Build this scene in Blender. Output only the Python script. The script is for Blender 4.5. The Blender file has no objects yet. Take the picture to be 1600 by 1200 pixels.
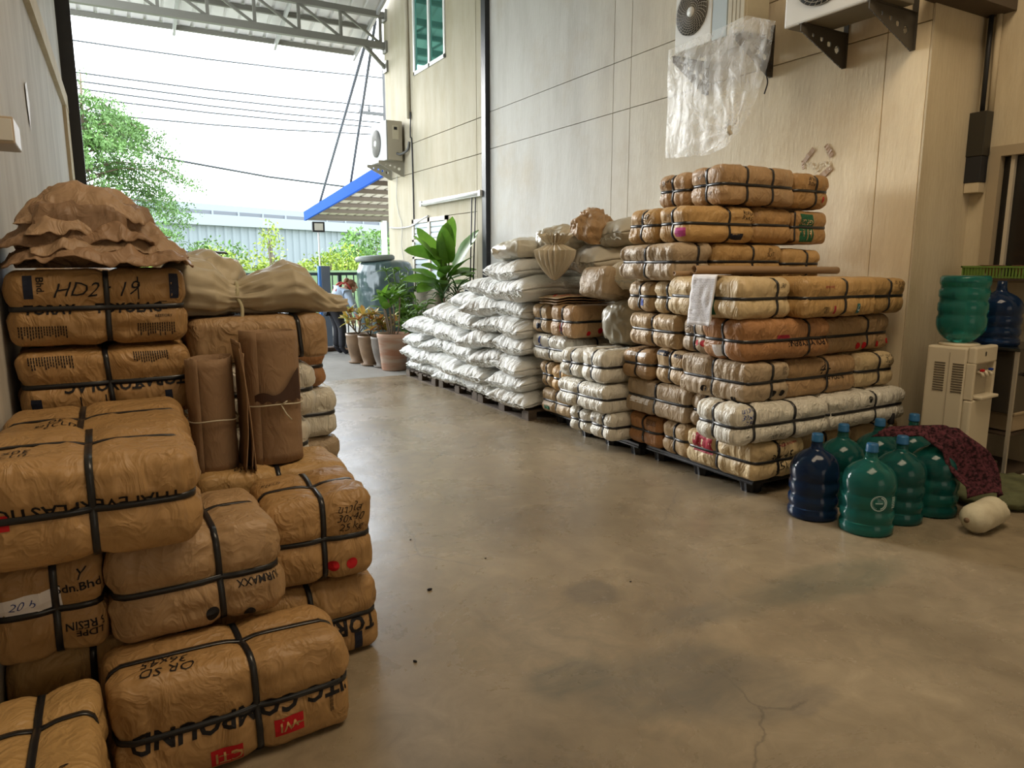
import bpy, bmesh, math, random
import numpy as np
from mathutils import Vector, Matrix

C = bpy.context.scene.collection
S = bpy.context.scene
PI = math.pi

# ------------------------------------------------------------------ camera
cam_d = bpy.data.cameras.new('camera')
cam = bpy.data.objects.new('camera', cam_d)
C.objects.link(cam)
S.camera = cam
cam_d.sensor_fit = 'HORIZONTAL'
cam_d.sensor_width = 36.0
cam_d.lens = 36.0 * 1110.0 / 1600.0
cam_d.clip_start = 0.05
cam_d.clip_end = 400
Yc = Vector((-640, 190, -1110)).normalized()
th = math.atan(190 / 1110)
Zc = Vector((0, math.cos(th), math.sin(th)))
Xc = Yc.cross(Zc)
cam.matrix_world = Matrix.Translation((0, 0, 1.42)) @ Matrix((Xc, Yc, Zc)).to_4x4()

# ------------------------------------------------------------------ world and light
w = bpy.data.worlds.new('sky')
S.world = w
w.use_nodes = True
nt = w.node_tree
bg = nt.nodes['Background']
tc = nt.nodes.new('ShaderNodeTexCoord')
sep = nt.nodes.new('ShaderNodeSeparateXYZ')
nt.links.new(tc.outputs['Generated'], sep.inputs[0])
cr = nt.nodes.new('ShaderNodeValToRGB')
cr.color_ramp.elements[0].position = 0.0
cr.color_ramp.elements[0].color = (0.88, 0.95, 1.0, 1)
cr.color_ramp.elements[1].position = 0.6
cr.color_ramp.elements[1].color = (0.84, 0.92, 1.0, 1)
nt.links.new(sep.outputs['Z'], cr.inputs[0])
nt.links.new(cr.outputs[0], bg.inputs['Color'])
bg.inputs['Strength'].default_value = 4.7

sun_d = bpy.data.lights.new('sun', 'SUN')
sun_d.energy = 4.6
sun_d.angle = math.radians(26)   # hazy low sun, out of the frame to the left of the door
sun_d.color = (1.0, 0.99, 0.96)
sun = bpy.data.objects.new('sun', sun_d)
C.objects.link(sun)
_az, _el = math.radians(20), math.radians(15)
sun.rotation_euler = Vector((-math.sin(_az) * math.cos(_el), math.cos(_az) * math.cos(_el), math.sin(_el))).to_track_quat('Z', 'Y').to_euler()

def area(name, loc, rot, sx, sy, e, col):
    d = bpy.data.lights.new(name, 'AREA')
    d.shape = 'RECTANGLE'; d.size = sx; d.size_y = sy; d.energy = e; d.color = col
    o = bpy.data.objects.new(name, d); C.objects.link(o)
    o.location = loc; o.rotation_euler = rot
    return o
# unseen warm fill lights added to brighten the hall, behind the camera and overhead
area('rear_fill_light', (2.6, -6.0, 2.2), (math.radians(90), 0, 0), 3.6, 3.4, 28, (1.0, 0.90, 0.76))
area('overhead_fill_light', (2.6, 1.0, 5.6), (0, 0, 0), 3.0, 2.0, 112, (1.0, 0.80, 0.56))

S.view_settings.view_transform = 'Standard'
S.view_settings.look = 'None'
S.view_settings.exposure = 0.48
S.view_settings.gamma = 1.0
S.view_settings.use_curve_mapping = False
S.cycles.max_bounces = 10
S.cycles.diffuse_bounces = 6
S.cycles.transmission_bounces = 8
S.cycles.transparent_max_bounces = 12

# ------------------------------------------------------------------ noise (vectorised)
RNG = np.random.RandomState(7)
TAB = RNG.rand(32, 32, 32) * 2 - 1
def noise(P):
    P = np.asarray(P, float)
    i = np.floor(P).astype(int); f = P - i
    f = f * f * (3 - 2 * f)
    i0 = i & 31; i1 = (i + 1) & 31
    x0, y0, z0 = i0.T; x1, y1, z1 = i1.T
    fx, fy, fz = f.T
    def L(a, b, t): return a + (b - a) * t
    return L(L(L(TAB[x0, y0, z0], TAB[x1, y0, z0], fx), L(TAB[x0, y1, z0], TAB[x1, y1, z0], fx), fy),
             L(L(TAB[x0, y0, z1], TAB[x1, y0, z1], fx), L(TAB[x0, y1, z1], TAB[x1, y1, z1], fx), fy), fz)
def ridged(P): return 1 - 2 * np.abs(noise(P))
def fold(P): return ridged(P) * 0.6 + ridged(P * 2.1 + 5.3) * 0.4

# ------------------------------------------------------------------ materials
MATS = {}
def node(nt, t, **kw):
    n = nt.nodes.new(t)
    for k, v in kw.items(): setattr(n, k, v)
    return n
def mat(name, col, rough=0.6, metal=0.0, bump=0.0, bscale=20.0, var=0.0, vscale=3.0, col2=None, stretch=(1, 1, 1),
        trans=0.0, ior=1.45, alpha=1.0, spec=0.5, emit=None, estr=0, coat=0.0, sub=0.0, detail=6.0):
    if name in MATS: return MATS[name]
    m = bpy.data.materials.new(name); m.use_nodes = True
    nt = m.node_tree; b = nt.nodes['Principled BSDF']
    b.inputs['Roughness'].default_value = rough
    b.inputs['Metallic'].default_value = metal
    b.inputs['IOR'].default_value = ior
    b.inputs['Specular IOR Level'].default_value = spec
    b.inputs['Transmission Weight'].default_value = trans
    b.inputs['Alpha'].default_value = alpha
    b.inputs['Coat Weight'].default_value = coat
    b.inputs['Base Color'].default_value = (*col, 1)
    if emit:
        b.inputs['Emission Color'].default_value = (*emit, 1); b.inputs['Emission Strength'].default_value = estr
    tc = node(nt, 'ShaderNodeTexCoord'); mp = node(nt, 'ShaderNodeMapping')
    mp.inputs['Scale'].default_value = stretch
    oi = node(nt, 'ShaderNodeObjectInfo')
    ad = node(nt, 'ShaderNodeVectorMath', operation='ADD')
    ml = node(nt, 'ShaderNodeMath', operation='MULTIPLY'); ml.inputs[1].default_value = 37.0
    nt.links.new(oi.outputs['Random'], ml.inputs[0])
    nt.links.new(tc.outputs['Object'], ad.inputs[0]); nt.links.new(ml.outputs[0], ad.inputs[1])
    nt.links.new(ad.outputs[0], mp.inputs['Vector'])
    if var > 0 or col2:
        n = node(nt, 'ShaderNodeTexNoise'); n.inputs['Scale'].default_value = vscale; n.inputs['Detail'].default_value = detail
        n.inputs['Roughness'].default_value = 0.62
        nt.links.new(mp.outputs[0], n.inputs['Vector'])
        r = node(nt, 'ShaderNodeValToRGB')
        c2 = col2 or tuple(c * (1 - var) for c in col)
        r.color_ramp.elements[0].position = 0.36; r.color_ramp.elements[0].color = (*c2, 1)
        r.color_ramp.elements[1].position = 0.62; r.color_ramp.elements[1].color = (*col, 1)
        nt.links.new(n.outputs['Fac'], r.inputs[0]); nt.links.new(r.outputs[0], b.inputs['Base Color'])
    if bump > 0:
        n2 = node(nt, 'ShaderNodeTexNoise'); n2.inputs['Scale'].default_value = bscale; n2.inputs['Detail'].default_value = 5
        nt.links.new(mp.outputs[0], n2.inputs['Vector'])
        bp = node(nt, 'ShaderNodeBump'); bp.inputs['Strength'].default_value = bump; bp.inputs['Distance'].default_value = 0.01
        nt.links.new(n2.outputs['Fac'], bp.inputs['Height']); nt.links.new(bp.outputs[0], b.inputs['Normal'])
    MATS[name] = m
    return m

def crease(m, strength=0.55, scale=4.5, st=(1.0, 1.0, 0.55), scale2=13.0):
    nt = m.node_tree; b = nt.nodes['Principled BSDF']
    mp = node(nt, 'ShaderNodeMapping'); mp.inputs['Scale'].default_value = st
    src = [n for n in nt.nodes if n.type == 'VECT_MATH'][0]
    nt.links.new(src.outputs[0], mp.inputs['Vector'])
    prev = None
    for sc, d, w_ in ((scale, 1.2, 1.0), (scale2, 1.8, 0.5)):
        n = node(nt, 'ShaderNodeTexNoise'); n.inputs['Scale'].default_value = sc; n.inputs['Detail'].default_value = 2.5; n.inputs['Distortion'].default_value = d
        nt.links.new(mp.outputs[0], n.inputs['Vector'])
        a = node(nt, 'ShaderNodeMath', operation='SUBTRACT'); a.inputs[1].default_value = 0.5; nt.links.new(n.outputs['Fac'], a.inputs[0])
        c = node(nt, 'ShaderNodeMath', operation='ABSOLUTE'); nt.links.new(a.outputs[0], c.inputs[0])
        e = node(nt, 'ShaderNodeMath', operation='MULTIPLY'); e.inputs[1].default_value = -w_ * 5; nt.links.new(c.outputs[0], e.inputs[0])
        if prev is None: prev = e
        else:
            f = node(nt, 'ShaderNodeMath', operation='ADD'); nt.links.new(prev.outputs[0], f.inputs[0]); nt.links.new(e.outputs[0], f.inputs[1]); prev = f
    bp = node(nt, 'ShaderNodeBump'); bp.inputs['Strength'].default_value = strength; bp.inputs['Distance'].default_value = 0.012
    nt.links.new(prev.outputs[0], bp.inputs['Height'])
    if b.inputs['Normal'].links:
        nt.links.new(b.inputs['Normal'].links[0].from_socket, bp.inputs['Normal'])
    nt.links.new(bp.outputs[0], b.inputs['Normal'])
    return m
def kraft(name, col, var=0.18):
    return crease(mat(name, col, rough=0.47, bump=0.25, bscale=9, var=var, vscale=2.2, spec=0.45))
K_DEEP = kraft('kraft_paper_deep', (0.40, 0.235, 0.095))
K_OCHRE = kraft('kraft_paper_ochre', (0.47, 0.29, 0.115))
K_BROWN = kraft('kraft_paper_brown', (0.40, 0.255, 0.13))
K_TAN = kraft('kraft_paper_tan', (0.50, 0.36, 0.205))
K_CREAM = kraft('kraft_paper_cream', (0.62, 0.475, 0.27))
K_GREY = kraft('kraft_paper_greyish', (0.42, 0.32, 0.21))
K_RUST = kraft('kraft_paper_rust', (0.40, 0.20, 0.085))
K_ROLL = crease(mat('kraft_paper_roll', (0.30, 0.19, 0.11), rough=0.62, bump=0.2, bscale=9, var=0.12, vscale=2.2, spec=0.2), 0.3, 3.0)
P_WHITE = crease(mat('white_woven_wrap', (0.70, 0.67, 0.58), rough=0.36, bump=0.4, bscale=14, var=0.12, vscale=3, spec=0.6), 0.7, 5.0, (1.6, 2.6, 0.35), 14.0)
SACK = crease(mat('woven_plastic_sack', (0.78, 0.79, 0.77), rough=0.55, bump=0.5, bscale=10, var=0.10, vscale=4, stretch=(0.35, 2.2, 1), spec=0.22), 0.6, 5.0, (1.0, 3.2, 1.0), 12.0)
SACK_BEIGE = mat('woven_sack_beige', (0.62, 0.55, 0.42), rough=0.55, bump=0.5, bscale=12, var=0.2, vscale=4, spec=0.3)
SACK_GREY = mat('woven_sack_grey', (0.55, 0.52, 0.44), rough=0.5, bump=0.4, bscale=12, var=0.15, vscale=4, spec=0.3)
STRAP = mat('black_plastic_strap', (0.012, 0.013, 0.016), rough=0.3, spec=0.6)
STRING = mat('pale_string', (0.55, 0.50, 0.38), rough=0.7)
INK = mat('black_ink', (0.012, 0.011, 0.012), rough=0.6, spec=0.2)
INK_BLUE = mat('blue_ink', (0.02, 0.05, 0.25), rough=0.6, spec=0.2)
INK_NAVY = mat('navy_print', (0.012, 0.016, 0.035), rough=0.55, spec=0.3)
INK_RED = mat('red_print', (0.45, 0.015, 0.02), rough=0.6, spec=0.2)
INK_CRIM = mat('crimson_print', (0.33, 0.03, 0.05), rough=0.6, spec=0.2)
INK_MAG = mat('magenta_print', (0.42, 0.06, 0.22), rough=0.6, spec=0.2)
INK_GREEN = mat('green_print', (0.02, 0.10, 0.05), rough=0.6, spec=0.2)
INK_TEAL = mat('teal_print', (0.03, 0.14, 0.15), rough=0.6, spec=0.2)
PAPER_W = mat('white_paper', (0.80, 0.79, 0.82), rough=0.6)
TAPE_BR = mat('brown_tape', (0.40, 0.26, 0.15), rough=0.4, var=0.2, vscale=8)
PLASTER = None

# ------------------------------------------------------------------ object helpers
def mesh_obj(name, V, F, m, parent=None, smooth=True, loc=None):
    me = bpy.data.meshes.new(name)
    me.from_pydata([tuple(v) for v in V], [], F)
    me.materials.append(m)
    if smooth: me.polygons.foreach_set('use_smooth', [True] * len(me.polygons))
    me.update()
    o = bpy.data.objects.new(name, me); C.objects.link(o)
    if parent: o.parent = parent
    if loc: o.location = loc
    return o
def bm_obj(name, bm, m, parent=None, smooth=False, loc=None):
    me = bpy.data.meshes.new(name)
    bm.normal_update(); bm.to_mesh(me); bm.free()
    me.materials.append(m)
    if smooth: me.polygons.foreach_set('use_smooth', [True] * len(me.polygons))
    o = bpy.data.objects.new(name, me); C.objects.link(o)
    if parent: o.parent = parent
    if loc: o.location = loc
    return o
def tag(o, label, cat, group=None):
    o['label'] = label; o['category'] = cat
    if group: o['group'] = group
    return o
def thing(name, label, cat, loc=(0, 0, 0), rz=0.0, group=None):
    o = bpy.data.objects.new(name, None); C.objects.link(o)
    o.location = loc; o.rotation_euler = (0, 0, rz); o.empty_display_size = 0.1
    return tag(o, label, cat, group)
def struct(o):
    o['kind'] = 'structure'; return o
def add_box(bm, x0, x1, y0, y1, z0, z1, bev=0.0):
    r = bmesh.ops.create_cube(bm, size=1)
    vs = r['verts']
    for v in vs:
        v.co = Vector(((x0 + x1) / 2 + v.co.x * (x1 - x0), (y0 + y1) / 2 + v.co.y * (y1 - y0), (z0 + z1) / 2 + v.co.z * (z1 - z0)))
    if bev > 0:
        es = list({e for v in vs for e in v.link_edges})
        bmesh.ops.bevel(bm, geom=es, offset=bev, segments=2, profile=0.5, affect='EDGES')
def box(name, x0, x1, y0, y1, z0, z1, m, parent=None, bev=0.0):
    bm = bmesh.new(); add_box(bm, x0, x1, y0, y1, z0, z1, bev)
    return bm_obj(name, bm, m, parent)
def add_bar(bm, p, q, wx, wy, up=(0, 0, 1)):
    p = Vector(p); q = Vector(q); d = (q - p); L = d.length; d.normalize()
    u = Vector(up)
    if abs(d.dot(u)) > 0.98: u = Vector((1, 0, 0))
    s = d.cross(u).normalized(); t = s.cross(d).normalized()
    vs = [bm.verts.new(c + s * (a * wx / 2) + t * (b * wy / 2)) for c in (p, q) for a, b in ((-1, -1), (1, -1), (1, 1), (-1, 1))]
    for f in ((0, 1, 2, 3), (7, 6, 5, 4), (0, 4, 5, 1), (1, 5, 6, 2), (2, 6, 7, 3), (3, 7, 4, 0)):
        bm.faces.new([vs[i] for i in f])
def bar(name, p, q, wx, wy, m, parent=None):
    bm = bmesh.new(); add_bar(bm, p, q, wx, wy); bmesh.ops.recalc_face_normals(bm, faces=bm.faces)
    return bm_obj(name, bm, m, parent)
def add_tube(bm, pts, r, seg=8, closed=False, rads=None):
    pts = [Vector(p) for p in pts]; rings = []
    prev = None
    for i, p in enumerate(pts):
        a = pts[max(i - 1, 0)]; b = pts[min(i + 1, len(pts) - 1)]
        d = (b - a).normalized()
        if prev is None:
            u = Vector((0, 0, 1)) if abs(d.z) < 0.9 else Vector((1, 0, 0))
            s = d.cross(u).normalized()
        else:
            s = (prev - d * prev.dot(d)).normalized()
        prev = s; t = d.cross(s)
        rr = rads[i] if rads else r
        rings.append([bm.verts.new(p + (s * math.cos(k * 2 * PI / seg) + t * math.sin(k * 2 * PI / seg)) * rr) for k in range(seg)])
    for a, b in zip(rings, rings[1:]):
        for k in range(seg):
            bm.faces.new((a[k], a[(k + 1) % seg], b[(k + 1) % seg], b[k]))
    bm.faces.new(rings[0][::-1]); bm.faces.new(rings[-1])
def tube(name, pts, r, m, parent=None, seg=8, rads=None):
    bm = bmesh.new(); add_tube(bm, pts, r, seg, rads=rads)
    return bm_obj(name, bm, m, parent, smooth=True)
def lathe(name, prof, m, parent=None, seg=32, loc=None, smooth=True, cap=True):
    V = []; F = []
    for r, z in prof:
        for k in range(seg):
            a = 2 * PI * k / seg; V.append((r * math.cos(a), r * math.sin(a), z))
    n = len(prof)
    for i in range(n - 1):
        for k in range(seg):
            F.append((i * seg + k, i * seg + (k + 1) % seg, (i + 1) * seg + (k + 1) % seg, (i + 1) * seg + k))
    if cap:
        F.append(tuple(range(seg))[::-1]); F.append(tuple((n - 1) * seg + k for k in range(seg)))
    return mesh_obj(name, V, F, m, parent, smooth, loc)
def curve_pts(pts, n=12):
    P = [Vector(p) for p in pts]; P = [P[0] * 2 - P[1]] + P + [P[-1] * 2 - P[-2]]; out = []
    for i in range(1, len(P) - 2):
        for k in range(n):
            t = k / n; a, b, c, d = P[i - 1:i + 3]
            out.append(0.5 * ((2 * b) + (c - a) * t + (2 * a - 5 * b + 4 * c - d) * t * t + (3 * b - a - 3 * c + d) * t ** 3))
    out.append(P[-2]); return out

# ------------------------------------------------------------------ text as flat print
_TX = {}
def text_mesh(txt, shear=0.0, bold=0.0, spacing=1.0):
    k = (txt, shear, bold, spacing)
    if k in _TX: return _TX[k]
    cu = bpy.data.curves.new('txt', 'FONT'); cu.body = txt; cu.size = 1.0; cu.shear = shear; cu.offset = bold
    cu.align_x = 'CENTER'; cu.align_y = 'CENTER'; cu.resolution_u = 2; cu.space_character = spacing; cu.space_line = 0.85
    o = bpy.data.objects.new('txt', cu); C.objects.link(o)
    dg = bpy.context.evaluated_depsgraph_get(); dg.update()
    me = bpy.data.meshes.new_from_object(o.evaluated_get(dg))
    bm = bmesh.new(); bm.from_mesh(me)
    bpy.data.meshes.remove(me); bpy.data.objects.remove(o); bpy.data.curves.remove(cu)
    bmesh.ops.remove_doubles(bm, verts=bm.verts, dist=1e-4)
    if bm.verts:
        x0 = min(v.co.x for v in bm.verts); x1 = max(v.co.x for v in bm.verts)
        y0 = min(v.co.y for v in bm.verts); y1 = max(v.co.y for v in bm.verts)
        for ax, lo, hi in (('x', x0, x1), ('y', y0, y1)):
            s = lo + 0.22
            while s < hi:
                co = (s, 0, 0) if ax == 'x' else (0, s, 0); no = (1, 0, 0) if ax == 'x' else (0, 1, 0)
                bmesh.ops.bisect_plane(bm, geom=bm.verts[:] + bm.edges[:] + bm.faces[:], plane_co=co, plane_no=no)
                s += 0.22
    bm.verts.index_update()
    V = np.array([v.co[:2] for v in bm.verts]) if bm.verts else np.zeros((0, 2))
    F = [tuple(v.index for v in f.verts) for f in bm.faces]
    bm.free(); _TX[k] = (V, F)
    return _TX[k]

# ------------------------------------------------------------------ bales
class Form:
    """soft strapped bundle: D(u) maps the cube surface [-1,1]^3 onto the bale's skin"""
    def __init__(s, a, b, c, seed, xs=(), ys=(), zs=(0.0,), r=0.05, bulge=0.010, wr=0.006, pleat=0.0, groove=0.014, hor_fold=0.0, skew=0.0):
        s.h = np.array([a, b, c - 0.004]); s.c = c; s.seed = seed; s.st = [(0, x) for x in xs] + [(1, y) for y in ys] + [(2, z) for z in zs]
        s.r = min(r * 0.85, 0.42 * min(a, b, c)); s.bulge = bulge; s.wr = wr; s.pleat = pleat; s.groove = groove; s.skew = skew
    def D(s, u, lift=0.0, wrinkle=True):
        u = np.asarray(u, float); h = s.h
        # no two corners alike: each bale leans and tapers a little
        rs = np.random.RandomState(s.seed)
        sh = rs.uniform(-1, 1, 6)
        p = u * h; inner = h - s.r
        q = np.clip(p, -inner, inner); d = p - q
        L = np.linalg.norm(d, axis=1); L[L == 0] = 1
        n = d / L[:, None]; pos = q + n * s.r
        nn = np.abs(n)
        w1 = 1 - np.abs(u) ** 2.5
        bul = nn[:, 0] * w1[:, 1] * w1[:, 2] + nn[:, 1] * w1[:, 0] * w1[:, 2] + nn[:, 2] * w1[:, 0] * w1[:, 1] * 0.4
        disp = s.bulge * bul
        calm = np.ones(len(u))
        for k, s0 in s.st:
            calm = calm * (1 - np.exp(-((u[:, k] - s0) * h[k] / 0.022) ** 2) * np.sqrt(np.clip(1 - nn[:, k] ** 2, 0, 1)))
        disp0 = disp
        so = s.seed * 3.17
        P = pos + so
        if wrinkle:
            big = noise(P * 5.0) * 0.6 + noise(P * 10 + 3) * 0.35
            disp = disp + s.wr * 1.5 * big * (1 - 0.6 * nn[:, 2])
            disp = disp + s.wr * 1.15 * (fold(P * np.array([9, 9, 16.0])) - 0.3) * (1 - 0.5 * nn[:, 2])
            if s.pleat > 0:
                pw = nn[:, 0] ** 2 * (1 - nn[:, 2]) + 0.25 * nn[:, 1]
                disp = disp + 1.7 * s.pleat * pw * (ridged(np.stack([P[:, 0] * 6, P[:, 1] * 34 + P[:, 2] * 4, P[:, 2] * 5], 1)))
        disp = disp0 + (disp - disp0) * calm
        for k, s0 in s.st:
            dist = (u[:, k] - s0) * h[k]
            m = np.sqrt(np.clip(1 - nn[:, k] ** 2, 0, 1))
            edge = 0.55 + 0.9 * (np.max(np.where(np.arange(3) == k, 0, np.abs(u)), axis=1) ** 6) * 0 
            disp = disp - s.groove * np.exp(-(dist / 0.030) ** 2) * m * edge * 1.5
            if wrinkle:
                sc = np.array([30.0, 30, 30]); sc[k] = 4
                disp = disp + s.wr * 1.7 * calm * np.exp(-(dist / 0.09) ** 2) * (ridged(P * sc)) * m * (1 - np.exp(-(dist / 0.014) ** 2)) * (1 - 0.5 * nn[:, 2])
        out = pos + n * (disp + lift)[:, None]
        out[:, 0] += s.h[0] * 0.05 * sh[0] * u[:, 2] * 0.6 + s.h[0] * 0.03 * sh[1] * u[:, 1]
        out[:, 1] += s.h[1] * 0.05 * sh[2] * u[:, 2] * 0.6
        zf = 1 + 0.035 * sh[3] * u[:, 0] + 0.03 * sh[4] * u[:, 1]
        out[:, 2] = -s.c + (out[:, 2] + s.c) * np.where(out[:, 2] > 0, zf, 1)
        out[:, 2] = np.maximum(out[:, 2], -s.c + (0.0 if lift == 0 else -0.001))
        return out

def warp(t, k=0.45):
    return t * (1 - k) + np.sin(t * PI / 2) * k
def lattice_box(nx, ny, nz):
    N = (nx, ny, nz); idx = {}; V = []; F = []
    def vid(i, j, k):
        key = (i, j, k)
        if key not in idx:
            idx[key] = len(V); V.append((2 * i / nx - 1, 2 * j / ny - 1, 2 * k / nz - 1))
        return idx[key]
    for i in range(nx):
        for j in range(ny):
            F.append((vid(i, j, 0), vid(i, j + 1, 0), vid(i + 1, j + 1, 0), vid(i + 1, j, 0)))
            F.append((vid(i, j, nz), vid(i + 1, j, nz), vid(i + 1, j + 1, nz), vid(i, j + 1, nz)))
    for i in range(nx):
        for k in range(nz):
            F.append((vid(i, 0, k), vid(i + 1, 0, k), vid(i + 1, 0, k + 1), vid(i, 0, k + 1)))
            F.append((vid(i, ny, k), vid(i, ny, k + 1), vid(i + 1, ny, k + 1), vid(i + 1, ny, k)))
    for j in range(ny):
        for k in range(nz):
            F.append((vid(0, j, k), vid(0, j, k + 1), vid(0, j + 1, k + 1), vid(0, j + 1, k)))
            F.append((vid(nx, j, k), vid(nx, j + 1, k), vid(nx, j + 1, k + 1), vid(nx, j, k + 1)))
    return np.array(V), F
_LB = {}
def lbox(nx, ny, nz):
    if (nx, ny, nz) not in _LB: _LB[(nx, ny, nz)] = lattice_box(nx, ny, nz)
    return _LB[(nx, ny, nz)]

def strap_mesh(fm, axis, s0, w=0.016, th=0.003, n=64):
    o1, o2 = [a for a in (0, 1, 2) if a != axis]
    per = []
    seg = n // 4
    for t in range(seg): per.append((-1 + 2 * t / seg, -1))
    for t in range(seg): per.append((1, -1 + 2 * t / seg))
    for t in range(seg): per.append((1 - 2 * t / seg, 1))
    for t in range(seg): per.append((-1, 1 - 2 * t / seg))
    rows = []
    for du, lift in ((-1, 0.0015), (-1, th + 0.0015), (1, th + 0.0015), (1, 0.0015)):
        U = np.zeros((len(per), 3))
        U[:, axis] = s0 + du * w / 2 / fm.h[axis]
        U[:, o1] = [p[0] for p in per]; U[:, o2] = [p[1] for p in per]
        # sample at the strap's own centre line so that it lies flat
        Uc = U.copy(); Uc[:, axis] = s0
        pc = fm.D(Uc, lift + 0.002, wrinkle=False)
        pc[:, axis] += du * w / 2
        rows.append(pc)
    m = len(per); V = np.concatenate(rows); F = []
    for i in range(m):
        j = (i + 1) % m
        for r in range(4):
            q = (r + 1) % 4
            F.append((r * m + i, r * m + j, q * m + j, q * m + i))
    return V, F

def face_map(fm, face):
    h = fm.h
    def f(st, lift):
        U = np.zeros((len(st), 3)); s_, t_ = st[:, 0], st[:, 1]
        if face == 'front': U[:, 0] = s_ / h[0]; U[:, 1] = -1; U[:, 2] = t_ / h[2]
        elif face == 'side': U[:, 0] = -1; U[:, 1] = -s_ / h[1]; U[:, 2] = t_ / h[2]
        elif face == 'top': U[:, 0] = s_ / h[0]; U[:, 1] = t_ / h[1]; U[:, 2] = 1
        elif face == 'right': U[:, 0] = 1; U[:, 1] = s_ / h[1]; U[:, 2] = t_ / h[2]
        U = np.clip(U, -1, 1)
        return fm.D(U, lift)
    return f
def put(fm, root, pr):
    """pr: (kind, face, s, t, size/wh, rot, material, extra)"""
    kind, face, s, t, sz, rot, m = pr[:7]
    ex = pr[7] if len(pr) > 7 else ''
    ca, sa = math.cos(rot), math.sin(rot)
    if kind in ('text', 'hand', 'bold'):
        V, F = text_mesh(ex, {'hand': 0.25, 'bold': 0.12}.get(kind, 0.0), {'hand': -0.006, 'bold': 0.035}.get(kind, 0.012), 1.08 if kind == 'bold' else 1.0)
        if not len(V): return
        V = V * sz
        if kind == 'hand':
            V = V + 0.04 * sz * np.stack([np.sin(V[:, 1] * 31 / sz * 0.2), np.sin(V[:, 0] * 23 / sz * 0.2)], 1)
        nm = 'handwriting' if kind == 'hand' else 'printed_lettering'
    elif kind == 'rect':
        w_, h_ = sz; nx = max(2, int(w_ / 0.015)); ny = max(2, int(h_ / 0.015))
        V = np.array([((i / nx - .5) * w_, (j / ny - .5) * h_) for j in range(ny + 1) for i in range(nx + 1)])
        F = [(j * (nx + 1) + i, j * (nx + 1) + i + 1, (j + 1) * (nx + 1) + i + 1, (j + 1) * (nx + 1) + i) for j in range(ny) for i in range(nx)]
        nm = ex or 'printed_panel'
    elif kind == 'disc':
        V = [(0, 0)]; F = []
        for q in (0.5, 1.0):
            for k in range(20): V.append((sz * q * math.cos(k * PI / 10), sz * q * math.sin(k * PI / 10)))
        for k in range(20):
            F.append((0, 1 + k, 1 + (k + 1) % 20)); F.append((1 + k, 21 + k, 21 + (k + 1) % 20, 1 + (k + 1) % 20))
        V = np.array(V); nm = 'printed_dot'
    elif kind == 'bars':   # block of tiny printed lines (unreadable small print)
        w_, h_ = sz; V = []; F = []; rr = random.Random(int(abs(s * 1000 + t * 77)) + 3)
        n = max(3, int(w_ / 0.008)); x = -w_ / 2
        for i in range(n):
            a = x + i * w_ / n; b = a + w_ / n * 0.45; l = h_ * rr.uniform(0.6, 1.0); ns = 4
            for q in range(ns):
                y0 = h_ / 2 - l * q / ns; y1 = h_ / 2 - l * (q + 0.85) / ns; k = len(V)
                V += [(a, y1), (b, y1), (b, y0), (a, y0)]; F.append((k, k + 1, k + 2, k + 3))
        V = np.array(V); nm = 'small_print'
    R = np.stack([V[:, 0] * ca - V[:, 1] * sa + s, V[:, 0] * sa + V[:, 1] * ca + t], 1)
    W = face_map(fm, face)(R, 0.0022 if kind != 'rect' else 0.0016)
    mesh_obj(nm, W, F, m, root, smooth=False)

BALES = []
def bale(x0, x1, y0, y1, z0, z1, m, label, group, rz=0.0, xs=None, ys=None, zs=(0.0,), prints=(), res=0.0155, seed=None,
         strap_m=None, name='paper_bag_bale', cat='bale', **kw):
    a, b, c = (x1 - x0) / 2, (y1 - y0) / 2, (z1 - z0) / 2
    if xs is None: xs = (0.0,)
    if ys is None: ys = (0.0,)
    seed = seed if seed is not None else len(BALES) + 11
    fm = Form(a, b, c, seed, xs=xs, ys=ys, zs=zs, **kw)
    root = thing(name, label, cat, ((x0 + x1) / 2, (y0 + y1) / 2, z0), rz, group)
    nx, ny, nz = [max(6, int(round(2 * q / res))) for q in (a, b, c)]
    V, F = lbox(nx, ny, nz)
    W = fm.D(warp(V)); up = np.array([0, 0, c])
    mesh_obj('wrapper', W + up, F, m, root)
    for ax, lst in ((0, xs), (1, ys), (2, zs)):
        for s0 in lst:
            sv, sf = strap_mesh(fm, ax, s0, w=0.018, n=64)
            mesh_obj('strap', sv + up, sf, strap_m or STRAP, root)
    # prints are laid on the same skin
    cur = len(C.objects)
    before = set(o.name for o in root.children)
    for pr in prints: put(fm, root, pr)
    for o in root.children:
        if o.name not in before: o.location.z = c
    BALES.append(root)
    return root

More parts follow.
